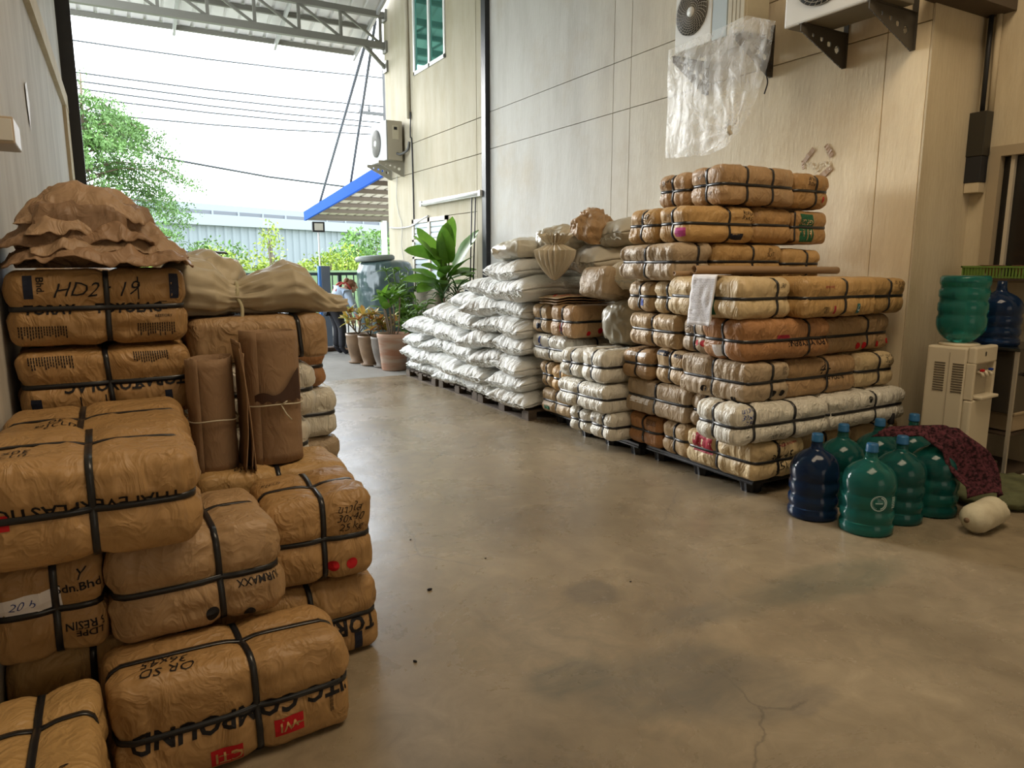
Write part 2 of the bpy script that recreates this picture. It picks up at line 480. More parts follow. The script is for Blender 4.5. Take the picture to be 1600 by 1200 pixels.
# ------------------------------------------------------------------ structure
WX = 4.9           # face of the long right wall
def wall_mat(name, col, col2, stain=(0.45, 0.36, 0.24), amt=0.35, warm_tint=None):
    m = bpy.data.materials.new(name); m.use_nodes = True; nt = m.node_tree; b = nt.nodes['Principled BSDF']
    b.inputs['Roughness'].default_value = 0.75; b.inputs['Specular IOR Level'].default_value = 0.12
    g = node(nt, 'ShaderNodeNewGeometry')
    mp = node(nt, 'ShaderNodeMapping'); mp.inputs['Scale'].default_value = (1.6, 1.6, 0.35)
    nt.links.new(g.outputs['Position'], mp.inputs[0])
    n = node(nt, 'ShaderNodeTexNoise'); n.inputs['Scale'].default_value = 2.2; n.inputs['Detail'].default_value = 8; n.inputs['Roughness'].default_value = 0.65
    nt.links.new(mp.outputs[0], n.inputs['Vector'])
    r = node(nt, 'ShaderNodeValToRGB'); r.color_ramp.elements[0].position = 0.38; r.color_ramp.elements[1].position = 0.6
    r.color_ramp.elements[0].color = (*col2, 1); r.color_ramp.elements[1].color = (*col, 1)
    nt.links.new(n.outputs['Fac'], r.inputs[0])
    n2 = node(nt, 'ShaderNodeTexNoise'); n2.inputs['Scale'].default_value = 0.9; n2.inputs['Detail'].default_value = 9; n2.inputs['Roughness'].default_value = 0.7
    nt.links.new(g.outputs['Position'], n2.inputs['Vector'])
    r2 = node(nt, 'ShaderNodeValToRGB'); r2.color_ramp.elements[0].position = 0.5; r2.color_ramp.elements[1].position = 0.72
    r2.color_ramp.elements[0].color = (0, 0, 0, 1); r2.color_ramp.elements[1].color = (amt, amt, amt, 1)
    nt.links.new(n2.outputs['Fac'], r2.inputs[0])
    mx = node(nt, 'ShaderNodeMix', data_type='RGBA'); mx.inputs[7].default_value = (*stain, 1)
    nt.links.new(r2.outputs[0], mx.inputs[0]); nt.links.new(r.outputs[0], mx.inputs[6])
    outc = mx.outputs[2]
    if warm_tint:   # the wall colour turns warmer and brighter, unevenly, towards the alcove end
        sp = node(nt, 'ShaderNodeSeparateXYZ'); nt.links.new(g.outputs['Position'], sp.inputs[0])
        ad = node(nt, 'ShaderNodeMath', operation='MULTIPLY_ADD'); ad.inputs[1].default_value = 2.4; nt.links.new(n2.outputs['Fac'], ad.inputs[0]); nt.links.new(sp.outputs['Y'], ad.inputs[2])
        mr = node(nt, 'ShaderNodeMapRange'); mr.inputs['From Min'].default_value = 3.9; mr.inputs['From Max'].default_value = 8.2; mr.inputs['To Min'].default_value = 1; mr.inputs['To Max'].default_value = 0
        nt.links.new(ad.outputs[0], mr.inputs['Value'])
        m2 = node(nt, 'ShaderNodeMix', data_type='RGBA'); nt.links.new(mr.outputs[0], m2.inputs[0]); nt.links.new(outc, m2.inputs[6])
        m3 = node(nt, 'ShaderNodeMix', data_type='RGBA', blend_type='MULTIPLY'); m3.inputs[0].default_value = 1.0; m3.inputs[7].default_value = (*warm_tint, 1); nt.links.new(outc, m3.inputs[6])
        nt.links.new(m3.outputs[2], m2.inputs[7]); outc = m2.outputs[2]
    nt.links.new(outc, b.inputs['Base Color'])
    n3 = node(nt, 'ShaderNodeTexNoise'); n3.inputs['Scale'].default_value = 18; n3.inputs['Detail'].default_value = 6
    mp3 = node(nt, 'ShaderNodeMapping'); mp3.inputs['Scale'].default_value = (2.5, 2.5, 0.5)
    nt.links.new(g.outputs['Position'], mp3.inputs[0]); nt.links.new(mp3.outputs[0], n3.inputs['Vector'])
    bp = node(nt, 'ShaderNodeBump'); bp.inputs['Strength'].default_value = 0.35; bp.inputs['Distance'].default_value = 0.01
    nt.links.new(n3.outputs['Fac'], bp.inputs['Height']); nt.links.new(bp.outputs[0], b.inputs['Normal'])
    return m
W_IN = wall_mat('painted_concrete_grey', (0.50, 0.485, 0.45), (0.44, 0.42, 0.385), amt=0.45, stain=(0.40, 0.31, 0.19), warm_tint=(1.62, 1.42, 1.06))
W_OUT = wall_mat('painted_concrete_cream', (0.40, 0.36, 0.275), (0.345, 0.305, 0.215), amt=0.3)
W_PIL = wall_mat('painted_concrete_ochre', (0.60, 0.52, 0.37), (0.52, 0.44, 0.30))
W_LEFT = wall_mat('rough_plaster_grey', (0.55, 0.53, 0.48), (0.44, 0.42, 0.38), amt=0.2)
DARKGAP = mat('dark_joint', (0.22, 0.19, 0.14), rough=0.9)
STEEL_BLK = mat('black_painted_steel', (0.018, 0.019, 0.022), rough=0.45)
STEEL_GR = mat('grey_painted_steel', (0.10, 0.10, 0.09), rough=0.5)

# floor of the hall: trowelled concrete with stains
def floor_mat():
    m = bpy.data.materials.new('polished_concrete'); m.use_nodes = True; nt = m.node_tree; b = nt.nodes['Principled BSDF']
    g = node(nt, 'ShaderNodeNewGeometry')
    def nz(scale, det, rough, dist=0.0, st=(1, 1, 1)):
        mp = node(nt, 'ShaderNodeMapping'); mp.inputs['Scale'].default_value = st
        n = node(nt, 'ShaderNodeTexNoise'); n.inputs['Scale'].default_value = scale; n.inputs['Detail'].default_value = det
        n.inputs['Roughness'].default_value = rough; n.inputs['Distortion'].default_value = dist
        nt.links.new(g.outputs['Position'], mp.inputs[0]); nt.links.new(mp.outputs[0], n.inputs['Vector']); return n
    def ramp(src, a, b_, c0, c1):
        r = node(nt, 'ShaderNodeValToRGB'); r.color_ramp.elements[0].position = a; r.color_ramp.elements[1].position = b_
        r.color_ramp.elements[0].color = (*c0, 1); r.color_ramp.elements[1].color = (*c1, 1); nt.links.new(src, r.inputs[0]); return r
    def mix(f, a, b_, mode='MIX'):
        x = node(nt, 'ShaderNodeMix', data_type='RGBA', blend_type=mode)
        if isinstance(f, float): x.inputs[0].default_value = f
        else: nt.links.new(f, x.inputs[0])
        for s, v in ((6, a), (7, b_)):
            if isinstance(v, tuple): x.inputs[s].default_value = (*v, 1)
            else: nt.links.new(v, x.inputs[s])
        return x.outputs[2]
    base = ramp(nz(1.1, 8, 0.62, 0.4).outputs['Fac'], 0.35, 0.68, (0.215, 0.172, 0.115), (0.345, 0.280, 0.190)).outputs[0]
    fine = ramp(nz(7, 10, 0.7, 0.8).outputs['Fac'], 0.35, 0.65, (0.82, 0.82, 0.82), (1.08, 1.08, 1.08)).outputs[0]
    col = mix(1.0, base, fine, 'MULTIPLY')
    # worn dark stains, each where it lies on the slab
    warpn = nz(2.6, 6, 0.6)
    sc = node(nt, 'ShaderNodeVectorMath', operation='SCALE'); sc.inputs['Scale'].default_value = 0.20
    nt.links.new(warpn.outputs['Color'], sc.inputs[0])
    ad = node(nt, 'ShaderNodeVectorMath', operation='ADD'); nt.links.new(g.outputs['Position'], ad.inputs[0]); nt.links.new(sc.outputs[0], ad.inputs[1])
    fibre = ramp(nz(3.0, 8, 0.75, 1.5, (1, 3.5, 1)).outputs['Fac'], 0.32, 0.6, (0.5, 0.5, 0.5), (1, 1, 1)).outputs[0]
    for (x, y, rx, ry, amt, cc) in ((1.735, 2.34, 0.15, 0.14, 0.55, (0.115, 0.105, 0.09)), (1.30, 1.86, 0.20, 0.12, 0.6, (0.10, 0.10, 0.08)),
                                    (1.60, 1.68, 0.38, 0.22, 0.60, (0.12, 0.115, 0.095)), (1.75, 1.52, 0.30, 0.20, 0.55, (0.13, 0.12, 0.10)),
                                    (2.75, 1.92, 0.55, 0.16, 0.50, (0.10, 0.115, 0.085)), (2.3, 1.95, 0.5, 0.12, 0.35, (0.12, 0.12, 0.10)),
                                    (1.95, 1.98, 0.28, 0.10, 0.35, (0.13, 0.12, 0.10)), (1.9, 1.35, 0.12, 0.06, 0.45, (0.12, 0.11, 0.10))):
        sb = node(nt, 'ShaderNodeVectorMath', operation='SUBTRACT'); sb.inputs[1].default_value = (x + 0.10, y + 0.10, 0.10)
        nt.links.new(ad.outputs[0], sb.inputs[0])
        ml = node(nt, 'ShaderNodeVectorMath', operation='MULTIPLY'); ml.inputs[1].default_value = (1 / rx, 1 / ry, 0)
        nt.links.new(sb.outputs[0], ml.inputs[0])
        ln = node(nt, 'ShaderNodeVectorMath', operation='LENGTH'); nt.links.new(ml.outputs[0], ln.inputs[0])
        rr = ramp(ln.outputs['Value'], 0.65, 1.25, (amt,) * 3, (0, 0, 0))
        f = node(nt, 'ShaderNodeMath', operation='MULTIPLY'); nt.links.new(rr.outputs[0], f.inputs[0]); nt.links.new(fibre, f.inputs[1])
        col = mix(f.outputs[0], col, cc)
    # curved sweep marks
    vm = node(nt, 'ShaderNodeVectorMath', operation='DISTANCE'); vm.inputs[1].default_value = (1.30, 2.35, 0)
    nt.links.new(ad.outputs[0], vm.inputs[0])
    # hairline cracks
    vo = node(nt, 'ShaderNodeTexVoronoi', feature='DISTANCE_TO_EDGE'); vo.inputs['Scale'].default_value = 0.55
    nt.links.new(ad.outputs[0], vo.inputs['Vector'])
    crk = ramp(vo.outputs['Distance'], 0.0, 0.0035, (0.55, 0.55, 0.55), (0, 0, 0)).outputs[0]
    brk = ramp(nz(1.3, 3, 0.5).outputs['Fac'], 0.5, 0.56, (0, 0, 0), (1, 1, 1)).outputs[0]
    f = node(nt, 'ShaderNodeMath', operation='MULTIPLY'); nt.links.new(crk, f.inputs[0]); nt.links.new(brk, f.inputs[1])
    col = mix(f.outputs[0], col, (0.08, 0.07, 0.055))
    # speckles
    vo2 = node(nt, 'ShaderNodeTexVoronoi'); vo2.inputs['Scale'].default_value = 5.0
    nt.links.new(g.outputs['Position'], vo2.inputs['Vector'])
    sp = ramp(vo2.outputs['Distance'], 0.02, 0.03, (0.5, 0.5, 0.5), (0, 0, 0)).outputs[0]
    col = mix(sp, col, (0.12, 0.10, 0.08))
    nt.links.new(col, b.inputs['Base Color'])
    ro = ramp(nz(1.7, 8, 0.7, 0.6).outputs['Fac'], 0.3, 0.7, (0.20,) * 3, (0.36,) * 3)
    nt.links.new(ro.outputs[0], b.inputs['Roughness'])
    b.inputs['Specular IOR Level'].default_value = 0.55
    bp = node(nt, 'ShaderNodeBump'); bp.inputs['Strength'].default_value = 0.12; bp.inputs['Distance'].default_value = 0.01
    nt.links.new(nz(6, 8, 0.6).outputs['Fac'], bp.inputs['Height']); nt.links.new(bp.outputs[0], b.inputs['Normal'])
    return m
fl = struct(box('floor', -1.2, 7.0, -7.0, 8.5, -0.2, 0.0, floor_mat()))
APRON = mat('rough_apron_concrete', (0.27, 0.255, 0.23), rough=0.85, bump=0.3, bscale=30, var=0.22, vscale=2.5)
ap = struct(box('trim_apron', -30, 4.88, 8.52, 16.5, -0.2, -0.005, APRON))
struct(box('trim_kerb_joint', -1.2, 4.9, 8.5, 8.52, -0.2, -0.012, DARKGAP))

# --- long right wall as precast panels with open joints
wr = struct(box('wall_right', WX + 0.025, WX + 0.2, 3.0, 9.27, 0.0, 7.4, DARKGAP))
def panels(parent, m, ys, zs, x0, x1, gap=0.012):
    for a, b in zip(ys, ys[1:]):
        for c, d in zip(zs, zs[1:]):
            box('wall_panel', x0, x1, a + gap / 2, b - gap / 2, c + (gap / 2 if c > 0 else 0), d - gap / 2, m, parent, bev=0.002)
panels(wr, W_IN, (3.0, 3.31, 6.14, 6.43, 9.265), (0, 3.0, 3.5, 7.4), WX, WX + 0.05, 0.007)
wo = struct(box('wall_right_outer', WX + 0.025, WX + 0.2, 9.36, 13.42, 0.0, 7.4, DARKGAP))
# outer wall panels around the two windows
def opan(y0, y1, z0, z1): box('wall_panel', WX, WX + 0.05, y0, y1, z0, z1, W_OUT, wo, bev=0.002)
opan(9.36, 9.66, 0, 2.97); opan(9.36, 9.66, 2.98, 3.47); opan(9.36, 9.66, 3.48, 7.4)
opan(9.67, 12.2, 2.98, 3.47); opan(9.67, 12.2, 2.17, 2.97); opan(9.67, 10.7, 0, 2.16); opan(10.7, 12.2, 0, 0.95)
opan(9.67, 10.70, 3.48, 7.4); opan(10.70, 12.0, 3.48, 4.56); opan(10.70, 12.0, 5.95, 7.4); opan(12.0, 12.2, 3.48, 7.4)
opan(12.2, 13.42, 0, 2.97); opan(12.2, 13.42, 2.98, 7.4)
# end wall of the building seen beyond its corner
struct(box('wall_far', WX + 0.05, 9.0, 13.42, 13.6, 0, 7.4, W_OUT))
# black steel columns of the sliding door
struct(box('door_1', 4.83, 4.92, 9.25, 9.38, 0, 7.4, STEEL_BLK, bev=0.004))
struct(box('door_2', -0.215, -0.075, 9.2, 9.32, 0, 7.4, STEEL_BLK, bev=0.004))
struct(box('door_frame_post', -0.26, -0.22, 9.1, 9.35, 0, 7.4, STEEL_GR))
# --- left wall, a little out of square with the right one
def slab(name, pts, z0, z1, m, parent=None):
    n = len(pts); V = [(x, y, z0) for x, y in pts] + [(x, y, z1) for x, y in pts]
    F = [tuple(range(n))[::-1], tuple(range(n, 2 * n))] + [(i, (i + 1) % n, n + (i + 1) % n, n + i) for i in range(n)]
    bm = bmesh.new(); vs = [bm.verts.new(v) for v in V]
    for f in F: bm.faces.new([vs[i] for i in f])
    bmesh.ops.recalc_face_normals(bm, faces=bm.faces)
    return bm_obj(name, bm, m, parent)
def lx(y): return -0.385 + 0.0195 * y
wl = struct(slab('wall_left', [(lx(-7), -7), (lx(9.1), 9.1), (lx(9.1) - 0.2, 9.1), (lx(-7) - 0.2, -7)], 0, 7.4, W_LEFT))
struct(slab('trim_1', [(lx(-7) + 0.035, -7), (lx(9.05) + 0.035, 9.05), (lx(9.05), 9.05), (lx(-7), -7)], 2.95, 3.12, W_PIL))
struct(slab('trim_2', [(lx(8.6) + 0.03, 8.6), (lx(9.1) + 0.03, 9.1), (lx(9.1), 9.1), (lx(8.6), 8.6)], 0, 2.95, W_PIL))
# --- pier where the hall widens on the right, and the alcove wall
struct(slab('wall_pier', [(4.9, 2.985), (5.52, 2.985), (5.52, 3.2), (5.12, 3.2), (5.12, 2.999), (4.9, 2.999)], 0, 7.4, W_PIL))
struct(box('wall_alcove', 5.52, 5.7, -7.0, 2.86, 0, 1.28, W_PIL))
struct(box('wall_alcove_upper', 5.52, 5.7, -7.0, 2.86, 2.22, 7.4, W_PIL))
struct(box('wall_alcove_pier', 5.52, 5.7, 2.86, 3.2, 0, 7.4, W_PIL))
struct(box('wall_alcove_near', 5.52, 5.7, -7.0, 1.6, 1.28, 2.22, W_PIL))
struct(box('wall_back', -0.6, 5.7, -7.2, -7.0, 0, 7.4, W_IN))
struct(box('ceiling', -0.7, 5.8, -7.2, 9.38, 7.4, 7.5, mat('roof_lining', (0.55, 0.52, 0.46), rough=0.8)))
struct(box('trim_beam', 4.75, 5.52, 2.80, 3.0, 3.10, 3.22, mat('dark_wood_beam', (0.08, 0.06, 0.04), rough=0.7)))

# --- alcove window with dark glass
wn = struct(box('window_1', 5.56, 5.60, 1.6, 2.86, 1.28, 2.22, mat('dark_room_glass', (0.012, 0.011, 0.010), rough=0.12, spec=0.6)))
FR = mat('window_frame_tan', (0.36, 0.29, 0.19), rough=0.6)
box('window_frame', 5.50, 5.56, 2.79, 2.86, 1.28, 2.22, FR, wn); box('window_frame', 5.50, 5.56, 1.6, 2.79, 2.15, 2.22, FR, wn)
box('window_frame', 5.53, 5.57, 2.71, 2.735, 1.28, 2.15, mat('window_bead', (0.50, 0.44, 0.34), rough=0.5), wn)
box('window_frame', 5.50, 5.56, 1.6, 2.79, 1.28, 1.31, FR, wn)

# --- upstairs window with green glass, lower window with louvres
GLG = mat('green_glass', (0.10, 0.38, 0.32), rough=0.05, metal=0.85)
ALW = mat('white_aluminium', (0.72, 0.72, 0.70), rough=0.4)
w2 = struct(box('window_2', 4.908, 4.922, 10.72, 11.98, 4.58, 5.94, GLG))
for y0, y1, z0, z1 in ((10.70, 10.76, 4.56, 5.96), (11.94, 12.0, 4.56, 5.96), (11.30, 11.37, 4.56, 5.96), (10.7, 12.0, 4.56, 4.62), (10.7, 12.0, 5.9, 5.96)):
    box('window_frame', 4.88, 4.924, y0, y1, z0, z1, ALW, w2, bev=0.004)
w3 = struct(box('window_3', 4.915, 4.923, 10.72, 12.18, 0.97, 2.15, mat('pale_glass', (0.45, 0.50, 0.50), rough=0.15, spec=0.7)))
FR3 = mat('window_frame_cream', (0.55, 0.50, 0.40), rough=0.6)
for y0, y1, z0, z1 in ((10.70, 10.78, 0.95, 2.17), (12.12, 12.2, 0.95, 2.17), (11.40, 11.49, 0.95, 2.17), (10.7, 12.2, 2.10, 2.17), (10.7, 12.2, 0.95, 1.0), (10.7, 12.2, 1.78, 1.82), (10.7, 12.2, 1.48, 1.52)):
    box('window_frame', 4.87, 4.924, y0, y1, z0, z1, FR3, w3)
for k in range(12):
    box('louvre', 4.893, 4.912, 10.79, 11.40, 1.03 + k * 0.09, 1.10 + k * 0.09, mat('louvre_glass', (0.60, 0.66, 0.70), rough=0.2), w3)
    box('louvre', 4.893, 4.912, 11.49, 12.12, 1.03 + k * 0.09, 1.10 + k * 0.09, MATS['louvre_glass'], w3)

# --- loading canopy outside: corrugated sheets, purlins, rafters, truss
SHEET = mat('roof_sheet_white', (0.68, 0.67, 0.64), rough=0.45, var=0.08, vscale=2)
ALU = mat('galvanised_steel', (0.42, 0.42, 0.41), rough=0.45, metal=0.3)
CAN = mat('canopy_steel', (0.16, 0.155, 0.13), rough=0.5)
cn = struct(thing('canopy_roof', 'x', 'x')); del cn['label']; del cn['category']
_nt = SHEET.node_tree; _tr = node(_nt, 'ShaderNodeBsdfTranslucent'); _tr.inputs['Color'].default_value = (.8, .8, .76, 1); _mx = node(_nt, 'ShaderNodeMixShader'); _mx.inputs[0].default_value = 0.05
_nt.links.new(_nt.nodes['Principled BSDF'].outputs[0], _mx.inputs[1]); _nt.links.new(_tr.outputs[0], _mx.inputs[2]); _nt.links.new(_mx.outputs[0], _nt.nodes['Material Output'].inputs['Surface'])
def rz_(y): return 5.58 + (14.8 - y) * 0.30
pr = []
x = -2.2
while x < 4.74:
    # one sheet 0.75 wide: three trapezoid ribs
    V = []; F = []
    xs_ = []
    for r in range(3):
        b0 = x + r * 0.25
        xs_ += [(b0, 0), (b0 + 0.17, 0), (b0 + 0.19, 0.035), (b0 + 0.225, 0.035), (b0 + 0.245, 0)]
    xs_.append((x + 0.75, 0))
    xs_ = [(min(a, 4.78), b) for a, b in xs_]
    for (a, b) in xs_:
        for y in (14.85, 9.4):
            V.append((a, y, rz_(y) + b)); V.append((a, y, rz_(y) + b + 0.006))
    n = len(xs_)
    for i in range(n - 1):
        a = i * 4; c = a + 4
        F += [(a, a + 2, c + 2, c), (a + 1, c + 1, c + 3, a + 3), (a, c, c + 1, a + 1), (a + 2, a + 3, c + 3, c + 2)]
    mesh_obj('roof_sheet', V, F, SHEET, cn, smooth=False)
    x += 0.75
for y in (14.75, 13.9, 12.9, 11.9, 10.9, 9.9):
    z = rz_(y) - 0.085
    box('purlin', -2.2, 4.78, y - 0.03, y + 0.03, z - 0.075 + 0.075, z + 0.078, CAN, cn)
for x in (-0.6, 1.45, 3.2, 4.74):
    bar('rafter', (x, 14.82, rz_(14.82) - 0.12), (x, 9.4, rz_(9.4) - 0.12), 0.05, 0.08, ALU, cn)
tr = struct(thing('canopy_truss', 'x', 'x')); del tr['label']; del tr['category']
ty = 13.35
box('bottom_chord', -2.2, 4.86, ty - 0.05, ty + 0.05, 5.30, 5.42, CAN, tr, bev=0.005)
box('top_chord', -2.2, 4.86, ty - 0.05, ty + 0.05, 5.84, 5.94, CAN, tr, bev=0.005)
for k in range(10):
    xx = 4.80 - k * 0.74
    box('web_post', xx - 0.025, xx + 0.025, ty - 0.025, ty + 0.025, 5.42, 5.84, CAN, tr)
    if k < 9: bar('web_diagonal', (xx - 0.03, ty, 5.42), (xx - 0.71, ty, 5.84), 0.04, 0.04, CAN, tr)
bar('knee_brace', (4.88, ty, 4.98), (4.50, ty, 5.32), 0.06, 0.06, CAN, tr)
for z in (5.0, 5.34, 5.88): box('wall_plate', 4.86, 4.90, ty - 0.1, ty + 0.1, z - 0.1, z + 0.1, CAN, tr)

# ------------------------------------------------------------------ outdoors
struct(box('trim_yard', -80, 120, 16.5, 160, -0.3, -0.02, mat('yard_ground', (0.30, 0.33, 0.20), rough=0.95, var=0.3, vscale=0.4)))
struct(box('wall_mint_boundary', -25, 14, 18.0, 18.15, 0, 1.22, mat('mint_wall', (0.22, 0.34, 0.18), rough=0.8, var=0.15, vscale=1.2)))
# far warehouse
def warehouse():
    root = thing('warehouse', 'long pale grey corrugated warehouse far behind the hedge', 'building', (8.3, 70, 0))
    d = Vector((0.87, 0.49, 0)); n = Vector((0.49, -0.87, 0))
    WG = mat('warehouse_sheet', (0.17, 0.20, 0.215), rough=0.6); WB = mat('warehouse_band', (0.21, 0.235, 0.25), rough=0.6); WD = mat('warehouse_vent', (0.10, 0.11, 0.12), rough=0.6)
    def seg(name, t0, t1, z0, z1, off, dep, m):
        pts = [d * t0 + n * off, d * t1 + n * off, d * t1 + n * (off - dep), d * t0 + n * (off - dep)]
        return slab(name, [(p.x, p.y) for p in pts], z0, z1, m, root)
    # corrugated wall
    V = []; F = []; t = -32; k = 0
    while t < 75:
        for q, o in ((0, 0), (0.45, 0), (0.55, 0.12), (0.8, 0.12)):
            p = d * (t + q) + n * o
            V += [(p.x, p.y, 0), (p.x, p.y, 4.7)]
        t += 0.9
    for i in range(len(V) // 2 - 1): F.append((2 * i, 2 * i + 2, 2 * i + 3, 2 * i + 1))
    mesh_obj('wall', V, F, WG, root, smooth=False)
    seg('fascia', -33, 76, 4.7, 5.65, 0.6, 1.5, WB)
    seg('vent_strip', -33, 76, 5.9, 6.35, -4, 0.5, WD)
    for k in range(36): seg('vent_post', -32.4 + k * 3, -32.2 + k * 3, 5.9, 6.35, -3.9, 0.1, WB)
    pts = [d * -33 + n * 0.6, d * 76 + n * 0.6, d * 76 - n * 4, d * -33 - n * 4]
    mesh_obj('roof', [(p.x, p.y, z) for p, z in zip(pts, (5.65, 5.65, 5.9, 5.9))], [(0, 1, 2, 3)], WB, root, smooth=False)
    seg('ridge', -33, 76, 6.35, 6.95, -4, 2, WB)
warehouse()

# leaf clusters
LEAF_T = mat('leaf_tree', (0.12, 0.24, 0.055), rough=0.6, var=0.45, vscale=1.5)
LEAF_Y = mat('leaf_hedge', (0.30, 0.40, 0.045), rough=0.6, var=0.5, vscale=1.5)
LEAF_M = mat('leaf_bush', (0.13, 0.26, 0.05), rough=0.6, var=0.45, vscale=1.5)
BARK = mat('bark', (0.16, 0.12, 0.08), rough=0.9)
def leaves(name, pts, size, m, parent, seed=1, aspect=0.45, droop=0.3):
    r = np.random.RandomState(seed); n = len(pts)
    d = r.normal(size=(n, 3)); d[:, 2] -= droop; d /= np.linalg.norm(d, axis=1)[:, None]
    e = np.cross(d, r.normal(size=(n, 3))); e /= np.linalg.norm(e, axis=1)[:, None]
    s = size * r.uniform(0.6, 1.3, n)[:, None]
    P = np.array(pts)
    V = np.stack([P, P + d * s * 0.5 + e * s * aspect * 0.5, P + d * s, P + d * s * 0.5 - e * s * aspect * 0.5], 1).reshape(-1, 3)
    F = [(4 * i, 4 * i + 1, 4 * i + 2, 4 * i + 3) for i in range(n)]
    o = mesh_obj(name, V, F, m, parent, smooth=False); o['kind'] = 'stuff'; return o
def bush(label, x, y, wx, h, n, m, size, seed, name='bush', group=None, wy=None, z0=0.0):
    root = thing(name, label, 'bush', (x, y, 0), 0, group)
    r = np.random.RandomState(seed); wy = wy or wx * 0.7; cl = []
    k = max(5, n // 160)
    cs = [(r.uniform(-1, 1) * wx * 0.42, r.uniform(-1, 1) * wy * 0.4, z0 + h * r.uniform(0.2, 0.82)) for _ in range(k)]
    bm = bmesh.new()
    for c in cs:
        add_bar(bm, (c[0] * 0.3, c[1] * 0.3, 0), c, 0.03, 0.03)
        rad = h * 0.24 * r.uniform(0.7, 1.2)
        q = r.normal(size=(n // k, 3)); q /= np.linalg.norm(q, axis=1)[:, None]
        cl.append(np.array(c) + q * rad * r.uniform(0.5, 1.0, (n // k, 1)))
    bmesh.ops.recalc_face_normals(bm, faces=bm.faces)
    bm_obj('stem', bm, BARK, root)
    P = np.concatenate(cl); P[:, 2] = np.maximum(P[:, 2], 0.1)
    leaves('foliage', P, size, m, root, seed)
    return root
bush('rounded green bush left of the gate post, against the grey warehouse', 3.4, 27, 1.9, 2.3, 2600, LEAF_M, 0.16, 3)
bush('tallest rounded green bush, right of the floodlight pole', 8.3, 26.5, 2.4, 2.7, 3800, LEAF_M, 0.18, 4)
hl = ['at its left end', 'behind the white bag', 'left of its sapling', 'under the sapling', 'just left of the floodlight pole', 'just right of the floodlight pole', 'right of the pole, before the tall bush', 'behind the water tank']
for i in range(8):
    bush('yellow-green hedge shrub behind the mint wall, ' + hl[i], 1.5 + i * 1.12, 23.5 + 0.3 * (i % 2), 1.7, 1.70 + 0.2 * ((i * 7) % 3) / 2, 1500, LEAF_Y, 0.14, 20 + i, group='hedge shrubs behind the mint wall')
bush('thin sapling rising above the yellow-green hedge', 4.45, 22, 0.55, 1.95, 300, LEAF_Y, 0.12, 41, name='sapling', z0=0.9)

def tree():
    root = thing('tree', 'feathery green tree with drooping sprays at the left of the opening', 'tree', (-0.4, 25, 0))
    r = np.random.RandomState(5); bm = bmesh.new(); P = []
    add_tube(bm, [(0, 0, 0), (0.1, 0, 1.5), (-0.1, 0, 3.0), (0.2, 0, 4.6), (0.30, 0, 6.8)], 0.12, 7, rads=[0.2, 0.16, 0.12, 0.07, 0.02])
    for k in range(90):
        z = r.uniform(1.4, 5.9); L = (1.0 + 1.75 * (1 - abs(z - 3.2) / 3.4)) * r.uniform(0.65, 1.1); a = r.uniform(0, 2 * PI)
        dx, dy = math.cos(a), math.sin(a)
        pts = [(0.1, 0, z), (0.1 + dx * L * 0.4, dy * L * 0.4, z + 0.35), (0.1 + dx * L * 0.8, dy * L * 0.8, z + 0.35), (0.1 + dx * L * 1.15, dy * L * 1.15, z - 0.05)]
        add_tube(bm, pts, 0.02, 4, rads=[0.035, 0.025, 0.015, 0.006])
        cp = curve_pts(pts, 6)
        for j, p in enumerate(cp[4:]):
            for t in range(5):
                off = r.normal(size=3) * (0.22, 0.22, 0.12)
                base = np.array(p) + off
                for s in range(11):
                    P.append(base + np.array((dx, dy, -0.6)) * s * 0.028 + r.normal(size=3) * 0.03)
    for s in range(260):
        z = r.uniform(5.4, 7.0); P.append(np.array((0.3, 0, z)) + r.normal(size=3) * (0.14, 0.14, 0.05))
    bm_obj('trunk', bm, BARK, root, smooth=True)
    leaves('foliage', P, 0.10, LEAF_T, root, 9, aspect=0.4, droop=0.6)
tree()

# --- utility pole and power lines
CONC = mat('pole_concrete', (0.075, 0.075, 0.075), rough=0.8)
pl = thing('utility_pole', 'concrete utility pole with crossarm beside the cream wall corner', 'pole', (10.9, 30, 0))
tube('pole', [(0, 0, 0), (0, 0, 9.6)], 0.1, CONC, pl, seg=8)
box('crossarm', -1.15, 0.9, -0.06, 0.06, 7.50, 7.62, CONC, pl)
for k, x in enumerate((-1.05, -0.7, 0.5)): lathe('insulator', [(0.04, 0), (0.07, 0.05), (0.05, 0.12), (0.07, 0.17), (0.03, 0.24)], mat('porcelain', (0.09, 0.09, 0.09), rough=0.3), pl, seg=10, loc=(x, 0, 7.62))
WIRE = mat('power_cable', (0.03, 0.035, 0.04), rough=0.6)
wl_lab = ['topmost power line crossing the white sky', 'second power line from the top', 'third power line from the top', 'fourth power line from the top', 'fifth power line from the top, just above the tree', 'lowest power line, dipping behind the tree towards the blue canopy']
for i, (a, b_) in enumerate(((8.95, 9.04), (7.91, 7.90), (7.63, 7.56), (7.38, 7.25), (7.10, 7.05), (6.6, 6.75))):
    pts = [(-12 + 23 * t, 30 + 0.2 * i, 9999) for t in (0, .25, .5, .75, 1.0)]
    pts = []
    for t in np.linspace(0, 1, 13):
        xx = -12 + 32 * t; pts.append((xx, 30, a + (b_ - a) * (xx / 10.5) - 0.12 * math.sin(PI * min(max((xx + 1) / 12, 0), 1))))
    o = tube('power_line', pts, 0.027, WIRE, None, seg=4)
    tag(o, wl_lab[i], 'cable', 'power lines')
tag(tube('power_line', [(2.0, 30, 5.25), (6, 30, 4.75), (13, 30, 4.25)], 0.04, WIRE, None, seg=4), 'thick low cable sloping down right above the warehouse roof', 'cable')

